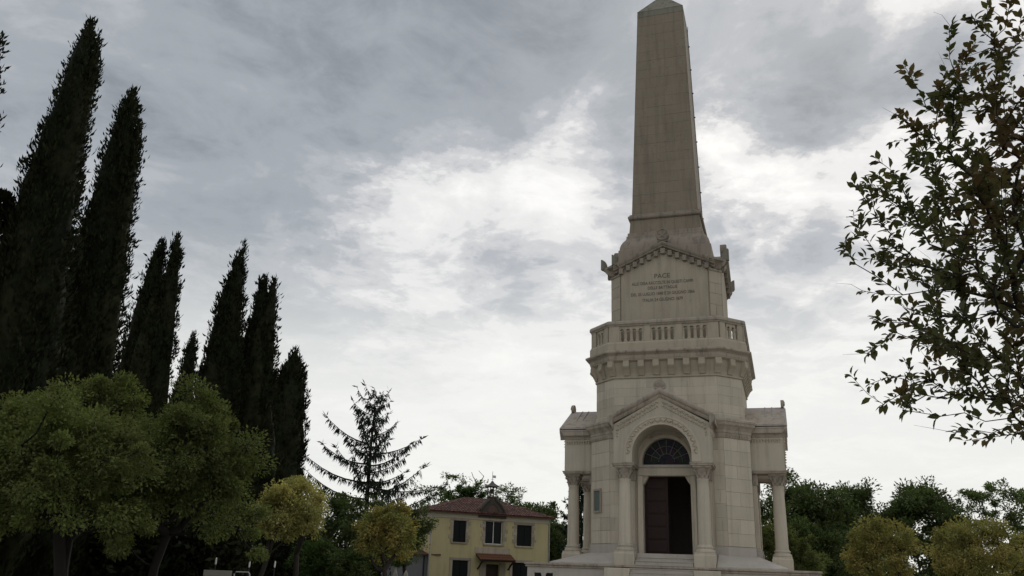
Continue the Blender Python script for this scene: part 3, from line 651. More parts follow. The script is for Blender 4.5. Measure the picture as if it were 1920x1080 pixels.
for k in range(4):
    rz = k*math.pi/2; ca, sa = math.cos(rz), math.sin(rz); rot3 = lambda x, y, z: (x*ca-y*sa, x*sa+y*ca, z)
    # stones sit just proud of the shaft core; small shift so neighbours on two sides meet at the corner
    face_blocks(shaft, STONE_OB, rot3(-1.787,-1.767,20.485), rot3(1.787,-1.767,20.485), rot3(-1.367,-1.347,33.70), rot3(1.367,-1.347,33.70), 21, 2 if k == 0 else 2, gap=.0018, depth=.012, joined=k in (1, 2, 3))
    face_blocks(sh0, STONE_OB, rot3(-1.92,-1.902,19.345), rot3(1.92,-1.902,19.345), rot3(-1.862,-1.842,20.13), rot3(1.862,-1.842,20.13), 1, 3, gap=.003, depth=.020, joined=k in (1, 2, 3))
MB().loft([sq(1.37,33.702), sq(1.355,34.10), sq(1.37,34.102), sq(.12,35.95), sq(.10,36.0), sq(.04,36.1)]).build('pyramidion', STONE_TIP, ob_root)
lc = MB().tube([(1.81,1.2,20.5),(1.40,.95,33.7),(1.42,.95,34.2)], .018, 5)
lc = lc.build('lightning_conductor', IRON, ob_root)
for i in range(8):
    t = (i+.4)/8; x = 1.785+(1.365-1.785)*t; MB().box(x, x+.10, 1.2-.25*t-.03, 1.2-.25*t+.03, 20.5+13.2*t, 20.5+13.2*t+.05).build('bracket', IRON, lc)
# ================================================================= HOUSE
H = empty('yellow_house', (-5.85, 70, 0), R(24.686), label='two-storey yellow plastered house with red tiled hip roof and small bell turret', cat='house')
HW, HD, HZ = 10.77, 7.5, 5.75
def wall_grid(x0, x1, z0, z1, holes, y, depth):
    xs = sorted({x0, x1, *[h[0] for h in holes], *[h[1] for h in holes]}); zs = sorted({z0, z1, *[h[2] for h in holes], *[h[3] for h in holes]}); mb = MB()
    for i in range(len(xs)-1):
        for j in range(len(zs)-1):
            cx, cz = (xs[i]+xs[i+1])/2, (zs[j]+zs[j+1])/2
            if any(h[0] < cx < h[1] and h[2] < cz < h[3] for h in holes): continue
            mb.add([(xs[i],y,zs[j]),(xs[i+1],y,zs[j]),(xs[i+1],y,zs[j+1]),(xs[i],y,zs[j+1])], [(0,1,2,3)])
    for a, c_, d, e_ in holes:
        mb.add([(a,y,d),(c_,y,d),(c_,y,e_),(a,y,e_),(a,y+depth,d),(c_,y+depth,d),(c_,y+depth,e_),(a,y+depth,e_)], [(0,1,5,4),(1,2,6,5),(2,3,7,6),(3,0,4,7)])
    return mb
WINS = [(1.92,3.06,3.78,5.48),(4.80,6.40,3.74,5.62),(7.72,9.14,3.72,5.42),(2.0,3.38,.9,2.36),(7.40,9.02,.9,2.36)]
DOOR = (4.98,6.20,.0,2.15)
wf = wall_grid(0, HW, 0, HZ, WINS+[DOOR], 0, .25)
wf.add([(0,0,0),(0,HD,0),(0,HD,HZ),(0,0,HZ),(HW,0,0),(HW,HD,0),(HW,HD,HZ),(HW,0,HZ)], [(1,0,3,2),(4,5,6,7),(1,2,6,5)])
me = bpy.data.meshes.new('wall'); me.from_pydata(wf.v, [], wf.f); me.update(); me.materials.append(PLASTER)
wall = link(bpy.data.objects.new('wall', me)); wall.parent = H
hr = random.Random(9)
for n_, (a, c_, z0, z1) in enumerate(WINS):
    w = empty('window', (0, 0, 0)); w.parent = H
    MB().box(a, c_, .20, .22, z0, z1).build('pane', PANE, w)
    fm = MB(); t = .06
    for q in ((a,a+t,z0,z1),(c_-t,c_,z0,z1),(a+t,c_-t,z0,z0+t),(a+t,c_-t,z1-t,z1),((a+c_)/2-.03,(a+c_)/2+.03,z0+t,z1-t)): fm.box(q[0],q[1],.14,.199,q[2],q[3])
    fm.build('frame', WHITE if n_ == 1 else SHUTTER, w)
    half = (c_-a)/2
    if n_ in (0, 2, 3, 4):                             # closed louvred shutters, one leaf slightly ajar
        for s in range(2):
            x0 = a+.03+s*half; x1 = a+half-.01+s*half
            sh = MB().box(x0, x1, .07, .11, z0+.03, z1-.03); 
            for j in range(9): zz = z0+.12+j*(z1-z0-.24)/8.5; sh.box(x0+.05, x1-.05, .055, .069, zz, zz+.07)
            sh.build('shutter', SHUTTER, w)
    MB().box(a-.16, c_+.16, -.10, .10, z0-.13, z0-.003).build('sill', STONE_HOUSE, w, bevel=.015)
    if n_ < 3:                                         # toothed stone surround
        for s in (-1, 1):
            z = z0+.0; k = 0
            while z < z1-.05:
                h = hr.uniform(.20, .34); h = min(h, z1-z); wd = (.42 if k % 2 else .24)+hr.uniform(-.05, .05)
                xa = a if s < 0 else c_; MB().box(*sorted((xa+s*.002, xa+s*wd)), -.035-hr.random()*.02, -.001, z+.008, z+h-.008).build('stone', STONE_HOUSE, w); z += h; k += 1
    MB().box(a-.26, c_+.26, -.06, -.002, z1+.004, z1+.22).build('lintel', STONE_HOUSE, w, bevel=.015)
    if n_ >= 3:
        for s in (-1, 1): xa = a if s < 0 else c_; MB().box(*sorted((xa+s*.002, xa+s*.24)), -.05, -.001, .9, z1).build('jamb', STONE_HOUSE, w)
dr = empty('door', (0, 0, 0)); dr.parent = H
MB().box(DOOR[0], DOOR[1], .20, .25, 0, DOOR[3]).build('leaf', DARKWOOD, dr)
for s in (-1, 1): xa = DOOR[0] if s < 0 else DOOR[1]; MB().box(*sorted((xa+s*.002, xa+s*.55)), -.07, -.001, 0, DOOR[3]+.1).build('jamb', STONE_HOUSE, dr)
MB().box(3.95, 7.1, -.05, -.003, 2.98, 3.45).build('string_course', STONE_HOUSE, H)
# tiled canopy over the door
aw = empty('canopy', (0, 0, 0)); aw.parent = H
MB().loft([[(x, y, z) for y, z in ((-1.05,2.42),(-.0,2.90),(-.0,2.82),(-1.05,2.34))] for x in (4.05, 7.2)]).build('canopy_board', DARKWOOD, aw)
tl = MB()
def tile_strip(mb, base, upv, side, length, wdt=.27, step=.42, rise=.085):
    n = max(1, int(length/step)); u = Vector(upv).normalized(); s = Vector(side).normalized(); nn = s.cross(u).normalized()
    if nn.z < 0: nn = -nn
    for j in range(n+1):
        l0, l1 = j*step, min((j+1)*step+.03, length)
        if l1-l0 < .05: continue
        ro = []
        for l, lift in ((l0, .035), (l1, 0)):
            o = Vector(base)+u*l+nn*lift; ro.append([tuple(o+s*(wdt/2*math.cos(a))+nn*(rise*math.sin(a))) for a in (math.pi, 2.36, 1.57, .78, 0)])
        mb.loft(ro, cap=False, close=False)
        mb.add([ro[0][i] for i in range(5)], [(0,1,2,3,4)])
for i in range(14): tile_strip(tl, (4.16+i*.225, -1.08, 2.44), (0, 1.05, .48), (1, 0, 0), 1.16)
tl.build('canopy_tiles', TILE2, aw, kind='stuff')
for x in (4.25, 7.0): MB().bar((x,-.95,2.36),(x,-.02,1.75),.10,.10).build('canopy_bracket', DARKWOOD, aw)
# eaves cornice, roof
MB().loft([[(-g,-g,z),(HW+g,-g,z),(HW+g,HD+g,z),(-g,HD+g,z)] for g, z in ((.02,5.62),(.05,5.66),(.05,5.94),(.14,6.0),(.20,6.06),(.20,6.10))]).build('eaves_cornice', flat('cream_cornice', (.46,.42,.34), .85), H)
ov = .42; ez, rz_ = 6.10, 7.62; rx0, rx1, ry = 4.3, 7.0, HD/2
roofm = MB().add([(-ov,-ov,ez),(HW+ov,-ov,ez),(HW+ov,HD+ov,ez),(-ov,HD+ov,ez),(rx0,ry,rz_),(rx1,ry,rz_),(-ov,-ov,ez-.06),(HW+ov,-ov,ez-.06),(HW+ov,HD+ov,ez-.06),(-ov,HD+ov,ez-.06)],
    [(0,1,5,4),(1,2,5),(2,3,4,5),(3,0,4),(0,6,7,1),(1,7,8,2),(2,8,9,3),(3,9,6,0),(9,8,7,6)])
rf = roofm.build('roof', TILE, H)
tm = MB()
def slope(a, b_, c0_, c1_):                            # eave a->b, ridge c0->c1
    a, b_, c0_, c1_ = map(Vector, (a, b_, c0_, c1_)); e_ = (b_-a); L = e_.length; e_ /= L
    t0 = (c0_-a).dot(e_); t1 = (c1_-a).dot(e_); full = (c0_-(a+e_*t0)); n = int(L/.27)
    for i in range(n):
        x = (i+.5)*L/n; f = min(1, x/t0 if t0 > 0 else 1, (L-x)/(L-t1) if L > t1 else 1)
        tile_strip(tm, a+e_*x+Vector((0,0,.01)), full, e_, full.length*f)
slope((-ov,-ov,ez),(HW+ov,-ov,ez),(rx0,ry,rz_),(rx1,ry,rz_)); slope((-ov,HD+ov,ez),(-ov,-ov,ez),(rx0,ry,rz_),(rx0,ry,rz_)); slope((HW+ov,-ov,ez),(HW+ov,HD+ov,ez),(rx1,ry,rz_),(rx1,ry,rz_))
tm.build('roof_tiles', TILE, rf, kind='stuff')
rg = MB()
for p_, q_ in (((rx0,ry,rz_),(rx1,ry,rz_)),((-ov,-ov,ez),(rx0,ry,rz_)),((HW+ov,-ov,ez),(rx1,ry,rz_)),((-ov,HD+ov,ez),(rx0,ry,rz_))):
    p_, q_ = Vector(p_), Vector(q_); n = int((q_-p_).length/.4)
    for i in range(n): rg.tube([p_+(q_-p_)*(i/n)+Vector((0,0,.02)), p_+(q_-p_)*((i+.96)/n)+Vector((0,0,.04))], [.075,.09], 7)
rg.build('ridge_tiles', TILE, rf, kind='stuff')
MB().box(9.05, 9.75, 2.5, 3.0, 6.3, 7.05).box(9.0, 9.8, 2.45, 3.05, 7.05, 7.13).build('chimney', flat('chimney_brick', (.34,.19,.13), .9, .25, 12), rf)
MB().tube([(-.05,-.06,.1),(-.05,-.06,5.9)], .05, 8).build('downpipe', STEEL, H); MB().tube([(HW+.05,-.06,.1),(HW+.05,-.06,5.9)], .05, 8).build('downpipe', STEEL, H)
# stone gable and bell turret over the middle window
bt = empty('bell_turret', (5.35, -.02, 0)); bt.parent = H
MB().box(-1.28, 1.28, -.16, .6, 5.84, 6.12).build('gable_shelf', STONE_DARK, bt, bevel=.02)
MB().prism([(-1.2,6.122),(1.2,6.122),(1.05,6.5),(.76,6.88),(.48,7.12),(.28,7.36),(.24,7.5),(-.24,7.5),(-.28,7.36),(-.48,7.12),(-.76,6.88),(-1.05,6.5)], -.06, .9).build('gable_wall', BRICK, bt)
MB().prism([(-.98,6.125),(-.60,6.125),(-.52,6.5),(-.34,6.8),(0,6.98),(.34,6.8),(.52,6.5),(.60,6.125),(.98,6.125),(.90,6.48),(.62,6.86),(.40,7.06),(.24,7.32),(-.24,7.32),(-.40,7.06),(-.62,6.86),(-.90,6.48)], -.10, -.062).build('gable_facing', STONE_DARK, bt)
cpn = MB()
for s in (-1, 1): cpn.tube([(s*1.26,-.08,6.15),(s*1.10,-.08,6.52),(s*.80,-.08,6.92),(s*.50,-.08,7.17),(s*.31,-.08,7.38),(s*.30,-.08,7.52)], .13, 6)
cpn.build('gable_coping', STONE_DARK, bt)
MB().box(-.34, .34, -.12, .56, 7.50, 7.60).build('turret_base', STONE_DARK, bt)
for sx in (-1, 1):
    for sy in (0, 1): MB().lathe([(.065,7.60),(.05,7.66),(.045,8.32),(.07,8.40)], (sx*.27, -.03+sy*.5), 8).build('colonnette', STONE_DARK, bt)
MB().loft([[(x*h_, .22+y*h_, z) for x, y in ((-1,-1),(1,-1),(1,1),(-1,1))] for h_, z in ((.50,8.40),(.52,8.45),(.30,8.60),(.14,8.74),(.05,8.92))]).build('turret_roof', flat('turret_slate', (.10,.10,.095), .8), bt)
MB().lathe([(.05,8.30),(.09,8.24),(.12,8.10),(.16,7.98),(.20,7.90),(.20,7.88)], (0, .22), 14).build('bell', flat('bell_bronze', (.05,.045,.03), .5, metal=.6), bt, smooth=True)
vn = MB().tube([(0,.22,8.9),(0,.22,9.72)], .02, 6).build('vane_rod', STEEL, bt)
MB().box(.03, .32, .21, .23, 9.18, 9.40).build('vane_flag', WHITE, vn); MB().bar((-.16,.22,9.06),(.16,.22,9.06),.025,.025).build('vane_arm', STEEL, vn)

gw = empty('grey_outbuilding', (-9.2, 69.5, 0), R(14), label='low grey rendered outbuilding beside the yellow house', cat='outbuilding')
MB().box(0, 4.1, 0, 4, 0, 2.75).build('wall', GREYWALL, gw); MB().loft([[(x, y, z) for y, z in ((-.3,2.752),(4.2,3.5),(4.2,3.4),(-.3,2.66))] for x in (-.2, 4.3)]).build('roof', TILE, gw)
MB().tube([(3.0,-.06,.05),(3.0,-.06,2.6)], .05, 8).build('downpipe', IRON, gw)

# ---- small things standing under the trees
bn = empty('board_fence', (-9.05, 28.0, 0), R(4), label='short pale two-plank board fence under the cypresses', cat='fence')
for z in (.92, 1.15): MB().box(-.44, .44, -.02, .02, z, z+.18).build('plank', PALEWOOD, bn, bevel=.006)
for x in (-.36, .36): MB().box(x-.035, x+.035, .021, .08, 0, 1.27).build('post', PALEWOOD, bn)
hb = empty('hoop_barrier', (-8.30, 28.1, 0), R(4), label='slim metal hoop barrier next to the pale board fence', cat='barrier')
MB().tube([(-.24,0,0),(-.24,0,1.24),(-.20,0,1.30),(.20,0,1.30),(.24,0,1.24),(.24,0,0)], .022, 8).build('hoop', STEEL, hb, smooth=True)
for (x, y, h, lb) in ((-9.5,29,1.72,'thin pale-tipped stake behind the board fence'), (-8.38,29,1.66,'thin pale-tipped stake just past the hoop barrier'), (-7.8,30,1.68,'thin pale-tipped stake beside the leaning trunk of the yellow tree')):
    sk = empty('marker_stake', (x, y, 0), label=lb, cat='stake', group='stakes under the cypresses')
    MB().tube([(0,0,0),(.02,0,h-.22)], .018, 6).build('rod', IRON, sk); MB().lathe([(.02,h-.22),(.03,h-.18),(.028,h-.04),(.008,h)], (.02,0), 8).build('tip', WHITE, sk)
for (x, y, h, lb) in ((-5.09,42,1.58,'pale pointed stone marker under the orange tree'), (-4.63,42.4,1.50,'second pale pointed marker, nearer the grey outbuilding')):
    ms_ = empty('pointed_marker', (x, y, 0), label=lb, cat='marker', group='pointed markers by the house')
    MB().loft([sq(.30,0), sq(.30,.14), sq(.22,.16)]).build('base', PALEWOOD, ms_); MB().loft([sq(.10,.16), sq(.12,1.05), sq(.09,1.34), sq(.02,h)]).build('body', PALEWOOD, ms_)

# ================================================================= TREES
def norm(a): return a/np.maximum(np.linalg.norm(a, axis=-1, keepdims=True), 1e-9)
def leaf_quads(P, D, N, ln, wd, fold=.25):
    """folded diamond leaves: base P, direction D, face normal N"""
    D = norm(D); S = norm(np.cross(D, N)); N2 = np.cross(S, D); ln = ln[:, None]; wd = wd[:, None]
    v = np.stack([P, P+D*ln*.45+S*wd*.5+N2*wd*fold, P+D*ln, P+D*ln*.45-S*wd*.5+N2*wd*fold], 1)
    i = np.arange(len(P))[:, None]*4
    return v.reshape(-1, 3), np.concatenate([i+np.array([[0, 1, 2]]), i+np.array([[0, 2, 3]])], 1).reshape(-1, 3)
def grow(tips, roots, g, jit=.06, seg=.5):
    nodes = [np.array(r, float) for r in roots]; par = [-1]+list(range(len(roots)-1)); cost = [0.0]
    for i in range(1, len(nodes)): cost.append(0.0)
    base = nodes[-1]; fork0 = max(0, len(roots)-3)
    tipidx = []
    for t in sorted(tips, key=lambda p: np.linalg.norm(p-base)):
        A = np.array(nodes[fork0:]); d = np.linalg.norm(A-t, axis=1)+.35*np.array(cost[fork0:]); up_pen = np.maximum(0, A[:, 2]-t[2])*.25
        k = int(np.argmin(d+up_pen))+fork0; p = nodes[k]; L = np.linalg.norm(t-p); n = max(1, int(L/seg)+1); prev = k
        side = g.normal(0, 1, 3)*jit*L
        for j in range(1, n+1):
            u = j/n; q = p+(t-p)*u+side*math.sin(math.pi*u)+np.array([0, 0, -.10*L*math.sin(math.pi*u)]); nodes.append(q); par.append(prev); cost.append(cost[prev]+L/n); prev = len(nodes)-1
        tipidx.append(prev)
    return np.array(nodes), par, tipidx
def limbs(nodes, par, tipidx, r_tip, expo, r_max, name, mat, parent, seg=6):
    cnt = np.zeros(len(nodes))
    for t in tipidx: cnt[t] += 1
    for i in range(len(nodes)-1, -1, -1):
        if par[i] >= 0: cnt[par[i]] += cnt[i]
    rad = np.minimum(r_max, r_tip*np.maximum(cnt, 1)**expo)
    V, F = [], []; ang = np.arange(seg)*2*np.pi/seg; o = 0
    for i, p in enumerate(par):
        if p < 0: continue
        a, b_ = nodes[p], nodes[i]; t = b_-a; L = np.linalg.norm(t)
        if L < 1e-6: continue
        t = t/L; x = np.cross(t, [0, 0, 1] if abs(t[2]) < .9 else [1, 0, 0]); x /= np.linalg.norm(x); y = np.cross(t, x)
        circ = np.cos(ang)[:, None]*x+np.sin(ang)[:, None]*y; r0 = min(rad[p], rad[i]*1.35)
        if par[p] < 0 or rad[p] > .5*r_max: r0 = rad[p] if rad[i] > .6*rad[p] else rad[i]*1.25
        V.append(a-t*rad[i]*.3+circ*r0); V.append(b_+circ*rad[i])
        for k in range(seg): F.append((o+k, o+(k+1) % seg, o+seg+(k+1) % seg, o+seg+k))
        o += 2*seg
    return np_mesh(name, np.concatenate(V), np.array(F), mat, parent, smooth=True)
def crown_tips(g, c, rx, rz, n, inner=.45, lump=.18, ry=None):
    ry = ry or rx; k = g.normal(0, 1, (6, 3)); k = norm(k); ph = g.uniform(0, 6.28, 6); out = []
    d = norm(g.normal(0, 1, (n, 3))); d[:, 2] = np.where(d[:, 2] < -.8, -d[:, 2], d[:, 2])
    w = 1+lump*np.sin(4.2*d@k.T+ph).sum(1)/2.2; r = (g.uniform(inner**3, 1, n))**(1/3)*w
    return np.array(c)+d*r[:, None]*np.array([rx, ry, rz])
def broad_tree(name, label, cat, group, base, c, rx, rz, ntips, per, ls, clump, mat, seed, r_tr=.11, fork=None, bark=None, lump=.34, lean=0.0, inner=.45, ry=None, aspect=.5, rt=.010):
    g = np.random.default_rng(seed); bx, by = base; root = empty(name, (bx, by, 0), label=label, cat=cat, group=group)
    C0 = np.array([c[0]-bx, c[1]-by, c[2]]); tips = crown_tips(g, C0, rx*.93, rz*.93, ntips, inner, lump, ry)
    f = fork or max(.6, c[2]-rz*1.0); tr = [(0, 0, -.1)]+[(C0[0]*u*.6+.05*math.sin(5*u+seed), C0[1]*u*.6, f*u) for u in (.3, .65, 1)]
    nodes, par, ti = grow(tips, tr, g); limbs(nodes, par, ti, rt, .55, r_tr, 'trunk', bark or BARK, root)
    n = ntips*per; ctr = np.repeat(tips, per, 0); off = g.normal(0, 1, (n, 3)); off = norm(off)*(g.uniform(0, 1, (n, 1))**.5)*clump*g.uniform(.45, 1.45, (ntips, 1)).repeat(per, 0)
    off[:, 2] *= .75; P = ctr+off
    out = norm(P-C0); D = norm(off+out*.6*clump+g.normal(0, .6, (n, 3))*clump+np.array([0, 0, -.15*clump])); N = norm(np.array([0, 0, 1.0])+g.normal(0, .55, (n, 3))+out*.5)
    L = ls*g.uniform(.6, 1.35, n); V, F = leaf_quads(P, D, N, L, L*aspect)
    np_mesh('crown', V, F, mat, root); return root

def cypress(name, label, base, height, R0, seed, spires, n=16000, lumps=(), spray=.20, pw=.56):
    """columnar crown made of several fused upright spires; spires: (dx, dy, relative height, relative radius)"""
    g = np.random.default_rng(seed); root = empty(name, (*base, 0), label=label, cat='cypress', group='row of tall dark cypresses')
    MB().lathe([(.30,-.1),(.24,.5),(.20,1.6),(.14,4)], seg=10).build('trunk', DARKBARK, root, smooth=True)
    Vs, Fs = [], []; o = 0; tot = sum(s[2]*s[3] for s in spires)
    for dx, dy, rh, rr in spires:
        Hs = height*rh; z0 = .9 if rh > .5 else .9; Rs = R0*rr
        prof = lambda t: Rs*np.clip((1-t), 0, 1)**pw*(.55+.45*np.clip(t/.10, 0, 1))
        k = g.uniform(-1, 1, (5, 2)); ph = g.uniform(0, 6.28, 5)
        def wob(th, z): return 1+.10*np.sin(3*th+ph[0]+z*.35)+.07*np.sin(5*th+ph[1]-z*.8)+.06*np.sin(2*th+z*1.9+ph[2])+.05*np.sin(7*th+z*3.1+ph[3])
        seg, st = 22, 44; zz = np.linspace(0, .985, st); th = np.arange(seg)*2*np.pi/seg; Z, TH = np.meshgrid(zz, th, indexing='ij')
        r = prof(Z)*wob(TH, Z*Hs)*.84; bend = np.sin(Z*2.2+ph[4])*.10
        core = np.stack([dx*(1-Z*.35)+r*np.cos(TH)+bend, dy*(1-Z*.35)+r*np.sin(TH), z0+Z*(Hs-z0)], -1).reshape(-1, 3)
        a = np.arange(st-1)[:, None]*seg+np.arange(seg)[None]; b_ = np.arange(st-1)[:, None]*seg+(np.arange(seg)[None]+1) % seg
        F = np.stack([a, b_, b_+seg, a, b_+seg, a+seg], -1).reshape(-1, 3); Vs.append(core); Fs.append(F+o); o += len(core)
        m_ = int(n*rh*rr/tot); t = 1-np.sqrt(g.uniform(0, 1, m_)); t = np.where(g.uniform(0, 1, m_) < .45, g.uniform(0, 1, m_), t); th = g.uniform(0, 6.28, m_)
        r = prof(t)*wob(th, t*Hs)*g.uniform(.80, 1.03, m_); bend = np.sin(t*2.2+ph[4])*.10
        P = np.stack([dx*(1-t*.35)+r*np.cos(th)+bend, dy*(1-t*.35)+r*np.sin(th), z0+t*(Hs-z0)], -1)
        rad = np.stack([np.cos(th), np.sin(th), 0*th], -1); D = np.array([0, 0, 1.0])+rad*g.uniform(.05, .75, (m_, 1))+g.normal(0, .16, (m_, 3)); N = rad+g.normal(0, .5, (m_, 3))
        L = spray*g.uniform(.55, 1.35, m_)*(1-.25*t); V, F = leaf_quads(P, D, N, L, L*.42); Vs.append(V); Fs.append(F+o); o += len(V)
        nt_ = int(m_/26); per_ = 13; t = g.uniform(.05, .97, nt_); th = g.uniform(0, 6.28, nt_); r = prof(t)*wob(th, t*Hs)*g.uniform(.90, 1.06, nt_)+.03; bend = np.sin(t*2.2+ph[4])*.10   # tufts standing out of the outline
        tc_ = np.stack([dx*(1-t*.35)+r*np.cos(th)+bend, dy*(1-t*.35)+r*np.sin(th), z0+t*(Hs-z0)], -1).repeat(per_, 0); rad = np.stack([np.cos(th), np.sin(th), 0*th], -1).repeat(per_, 0); q_ = nt_*per_
        P = tc_+g.normal(0, 1, (q_, 3))*np.array([.08, .08, .17]); L = spray*g.uniform(.6, 1.5, q_); V, F = leaf_quads(P, np.array([0, 0, 1.0])+rad*g.uniform(.1, .9, (q_, 1))+g.normal(0, .25, (q_, 3)), rad+g.normal(0, .6, (q_, 3)), L, L*.36); Vs.append(V); Fs.append(F+o); o += len(V)
        m2 = 130                                        # loose shoots at the top
        t = g.uniform(.90, 1.0, m2); P = np.stack([dx*(1-t*.35)+np.sin(t*2.2+ph[4])*.10+g.normal(0, .10, m2)*(1.2-t)*4, dy*(1-t*.35)+g.normal(0, .10, m2)*(1.2-t)*4, z0+t*(Hs-z0)], -1)
        V, F = leaf_quads(P, np.array([0.1, 0, 1.0])+g.normal(0, .28, (m2, 3)), g.normal(0, 1, (m2, 3)), spray*1.5*g.uniform(.6, 1.3, m2), np.full(m2, .075)); Vs.append(V); Fs.append(F+o); o += len(V)
    for (x, y, z, r) in lumps:
        m_ = 900; d = norm(g.normal(0, 1, (m_, 3))); P = np.array([x, y, z])+d*r*g.uniform(.55, 1.0, (m_, 1)); V, F = leaf_quads(P, d+np.array([0, 0, .8])+g.normal(0, .3, (m_, 3)), d+g.normal(0, .5, (m_, 3)), spray*g.uniform(.5, 1.1, m_), spray*.45*g.uniform(.6, 1, m_)); Vs.append(V); Fs.append(F+o); o += len(V)
    np_mesh('crown', np.concatenate(Vs), np.concatenate(Fs), L_CYP, root); return root
CY = 'cypress_tree'
cypress(CY, 'cypress cut off by the left edge of the picture', (-17.95, 24), 18.3, 1.75, 21, [(0,0,1,.8),(.4,-.2,.8,.7),(-.6,.3,.85,.7)], 14000)
cypress(CY, 'tallest cypress, with a foliage lump on its left flank', (-15.95, 26), 20.4, 1.75, 22, [(0,0,1,.86),(.60,.1,.962,.46),(-.45,-.2,.82,.80),(.1,-.6,.72,.8),(.55,.5,.70,.7),(-.9,.2,.60,.8),(-.75,0,.70,.75)], 32000, lumps=((-1.62,-.3,12.3,.50),(-1.85,-.3,11.8,.42),(-1.40,-.3,12.8,.36),(-1.4,0,11.6,.5),(-1.2,0,12.2,.5)))
cypress(CY, 'second tallest cypress, right of the tallest one', (-15.95, 30), 20.0, 1.75, 23, [(0,0,1,.86),(.70,.1,.93,.50),(-.45,-.3,.80,.82),(.2,-.6,.66,.8),(-.7,0,.5,.8)], 28000)
cypress(CY, 'twin-tipped cypress behind the dark round tree', (-19.3, 43), 18.7, 1.75, 24, [(-.62,0,.985,.78),(.75,0,1,.62),(0,-.4,.84,.9)], 16000, spray=.24, pw=.52)
cypress(CY, 'cypress with a thin whip at its tip', (-16.3, 46), 19.3, 1.75, 25, [(.1,0,.985,.80),(-.45,.1,.92,.85),(.5,-.3,.88,.75),(.25,0,1.012,.10),(0,-.4,.8,1.0)], 17000, spray=.24, pw=.5)
cypress(CY, 'ragged cypress just right of the whip-tipped one', (-15.0, 48), 18.3, 1.9, 26, [(-.25,0,1,.62),(.45,0,.99,.55),(-.4,.1,.90,.75),(.75,-.1,.82,.66),(.2,-.3,.86,.9),(.95,-.2,.66,.8)], 18000, spray=.26, pw=.48)
cypress(CY, 'shortest near cypress at the right end of the row', (-15.25, 57), 16.0, 2.35, 27, [(.20,0,1,.48),(-.35,0,.955,.72),(.50,.1,.95,.66),(-.80,.1,.92,.62),(.1,-.4,.90,.9),(-.9,-.2,.6,.8)], 18000, spray=.28, pw=.40)
cypress(CY, 'small far cypress showing between the twin-tipped and whip-tipped ones', (-27.75, 70), 20.3, 2.0, 28, [(0,0,1,.8),(-.5,0,.8,.7)], 8000, spray=.3)

# clipped round-headed avenue trees
RT_ = 'round_headed_tree'
broad_tree(RT_, 'near olive-green round tree with pale trunk in the lower left', 'tree', 'round-headed avenue trees', (-9.35, 19), (-10.0, 19, 3.30), 1.75, 1.62, 130, 330, .085, .36, L_OLIVE, 31, .12, 2.3, bark=DARKBARK)
broad_tree(RT_, 'olive-green round tree rising highest in front of the two tallest cypresses', 'tree', 'round-headed avenue trees', (-11.4, 23), (-11.5, 23, 4.7), 1.6, 1.95, 130, 280, 0.09, .38, L_OLIVE, 32, .12, 2.0, bark=DARKBARK)
broad_tree(RT_, 'broad dark olive round tree left of the yellow tree', 'tree', 'round-headed avenue trees', (-8.85, 22), (-8.35, 22, 3.8), 1.95, 2.4, 190, 320, .09, .38, L_DKOL, 33, .11, 2.2, bark=DARKBARK)
broad_tree(RT_, 'olive-green round tree at the left edge of the picture', 'tree', 'round-headed avenue trees', (-12.2, 20.4), (-12.2, 20.4, 3.7), 1.5, 1.65, 110, 280, .095, .36, L_OLIVE, 34, .11, 2.3, bark=DARKBARK)
broad_tree(RT_, 'yellow-green round tree with slanting trunk', 'tree', 'round-headed avenue trees', (-10.1, 36), (-9.45, 36, 3.45), 1.15, 1.25, 80, 170, .11, .34, L_YEL, 35, .10, 1.9, lump=.17)
broad_tree(RT_, 'yellow round tree on a dark forked trunk', 'tree', 'round-headed avenue trees', (-8.75, 37.2), (-8.75, 37, 3.85), 1.18, 1.32, 80, 170, .11, .34, L_YEL, 36, .12, 2.0, lump=.17)
broad_tree(RT_, 'orange-tinged round tree below the bare conifer', 'tree', 'round-headed avenue trees', (-4.95, 38), (-5.12, 38, 3.05), 1.42, 1.32, 110, 180, .11, .36, L_ORG, 37, .11, 1.5, lump=.17)
broad_tree(RT_, 'brownish round tree right of the monument', 'tree', 'round-headed avenue trees', (16.6, 38), (16.6, 38, 2.80), 1.48, 1.42, 110, 180, .11, .36, L_BRN, 38, .11, 1.4, lump=.17)
broad_tree(RT_, 'wide brownish round tree near the right edge', 'tree', 'round-headed avenue trees', (18.8, 34), (18.75, 34, 2.90), 1.66, 1.40, 130, 190, .10, .38, L_BRN, 39, .12, 1.4, lump=.17)
broad_tree(RT_, 'olive-brown round tree cut off by the right edge', 'tree', 'round-headed avenue trees', (22.0, 36), (21.95, 36, 2.75), 1.25, 1.25, 80, 170, .11, .36, L_BRN, 40, .11, 1.4, lump=.17)

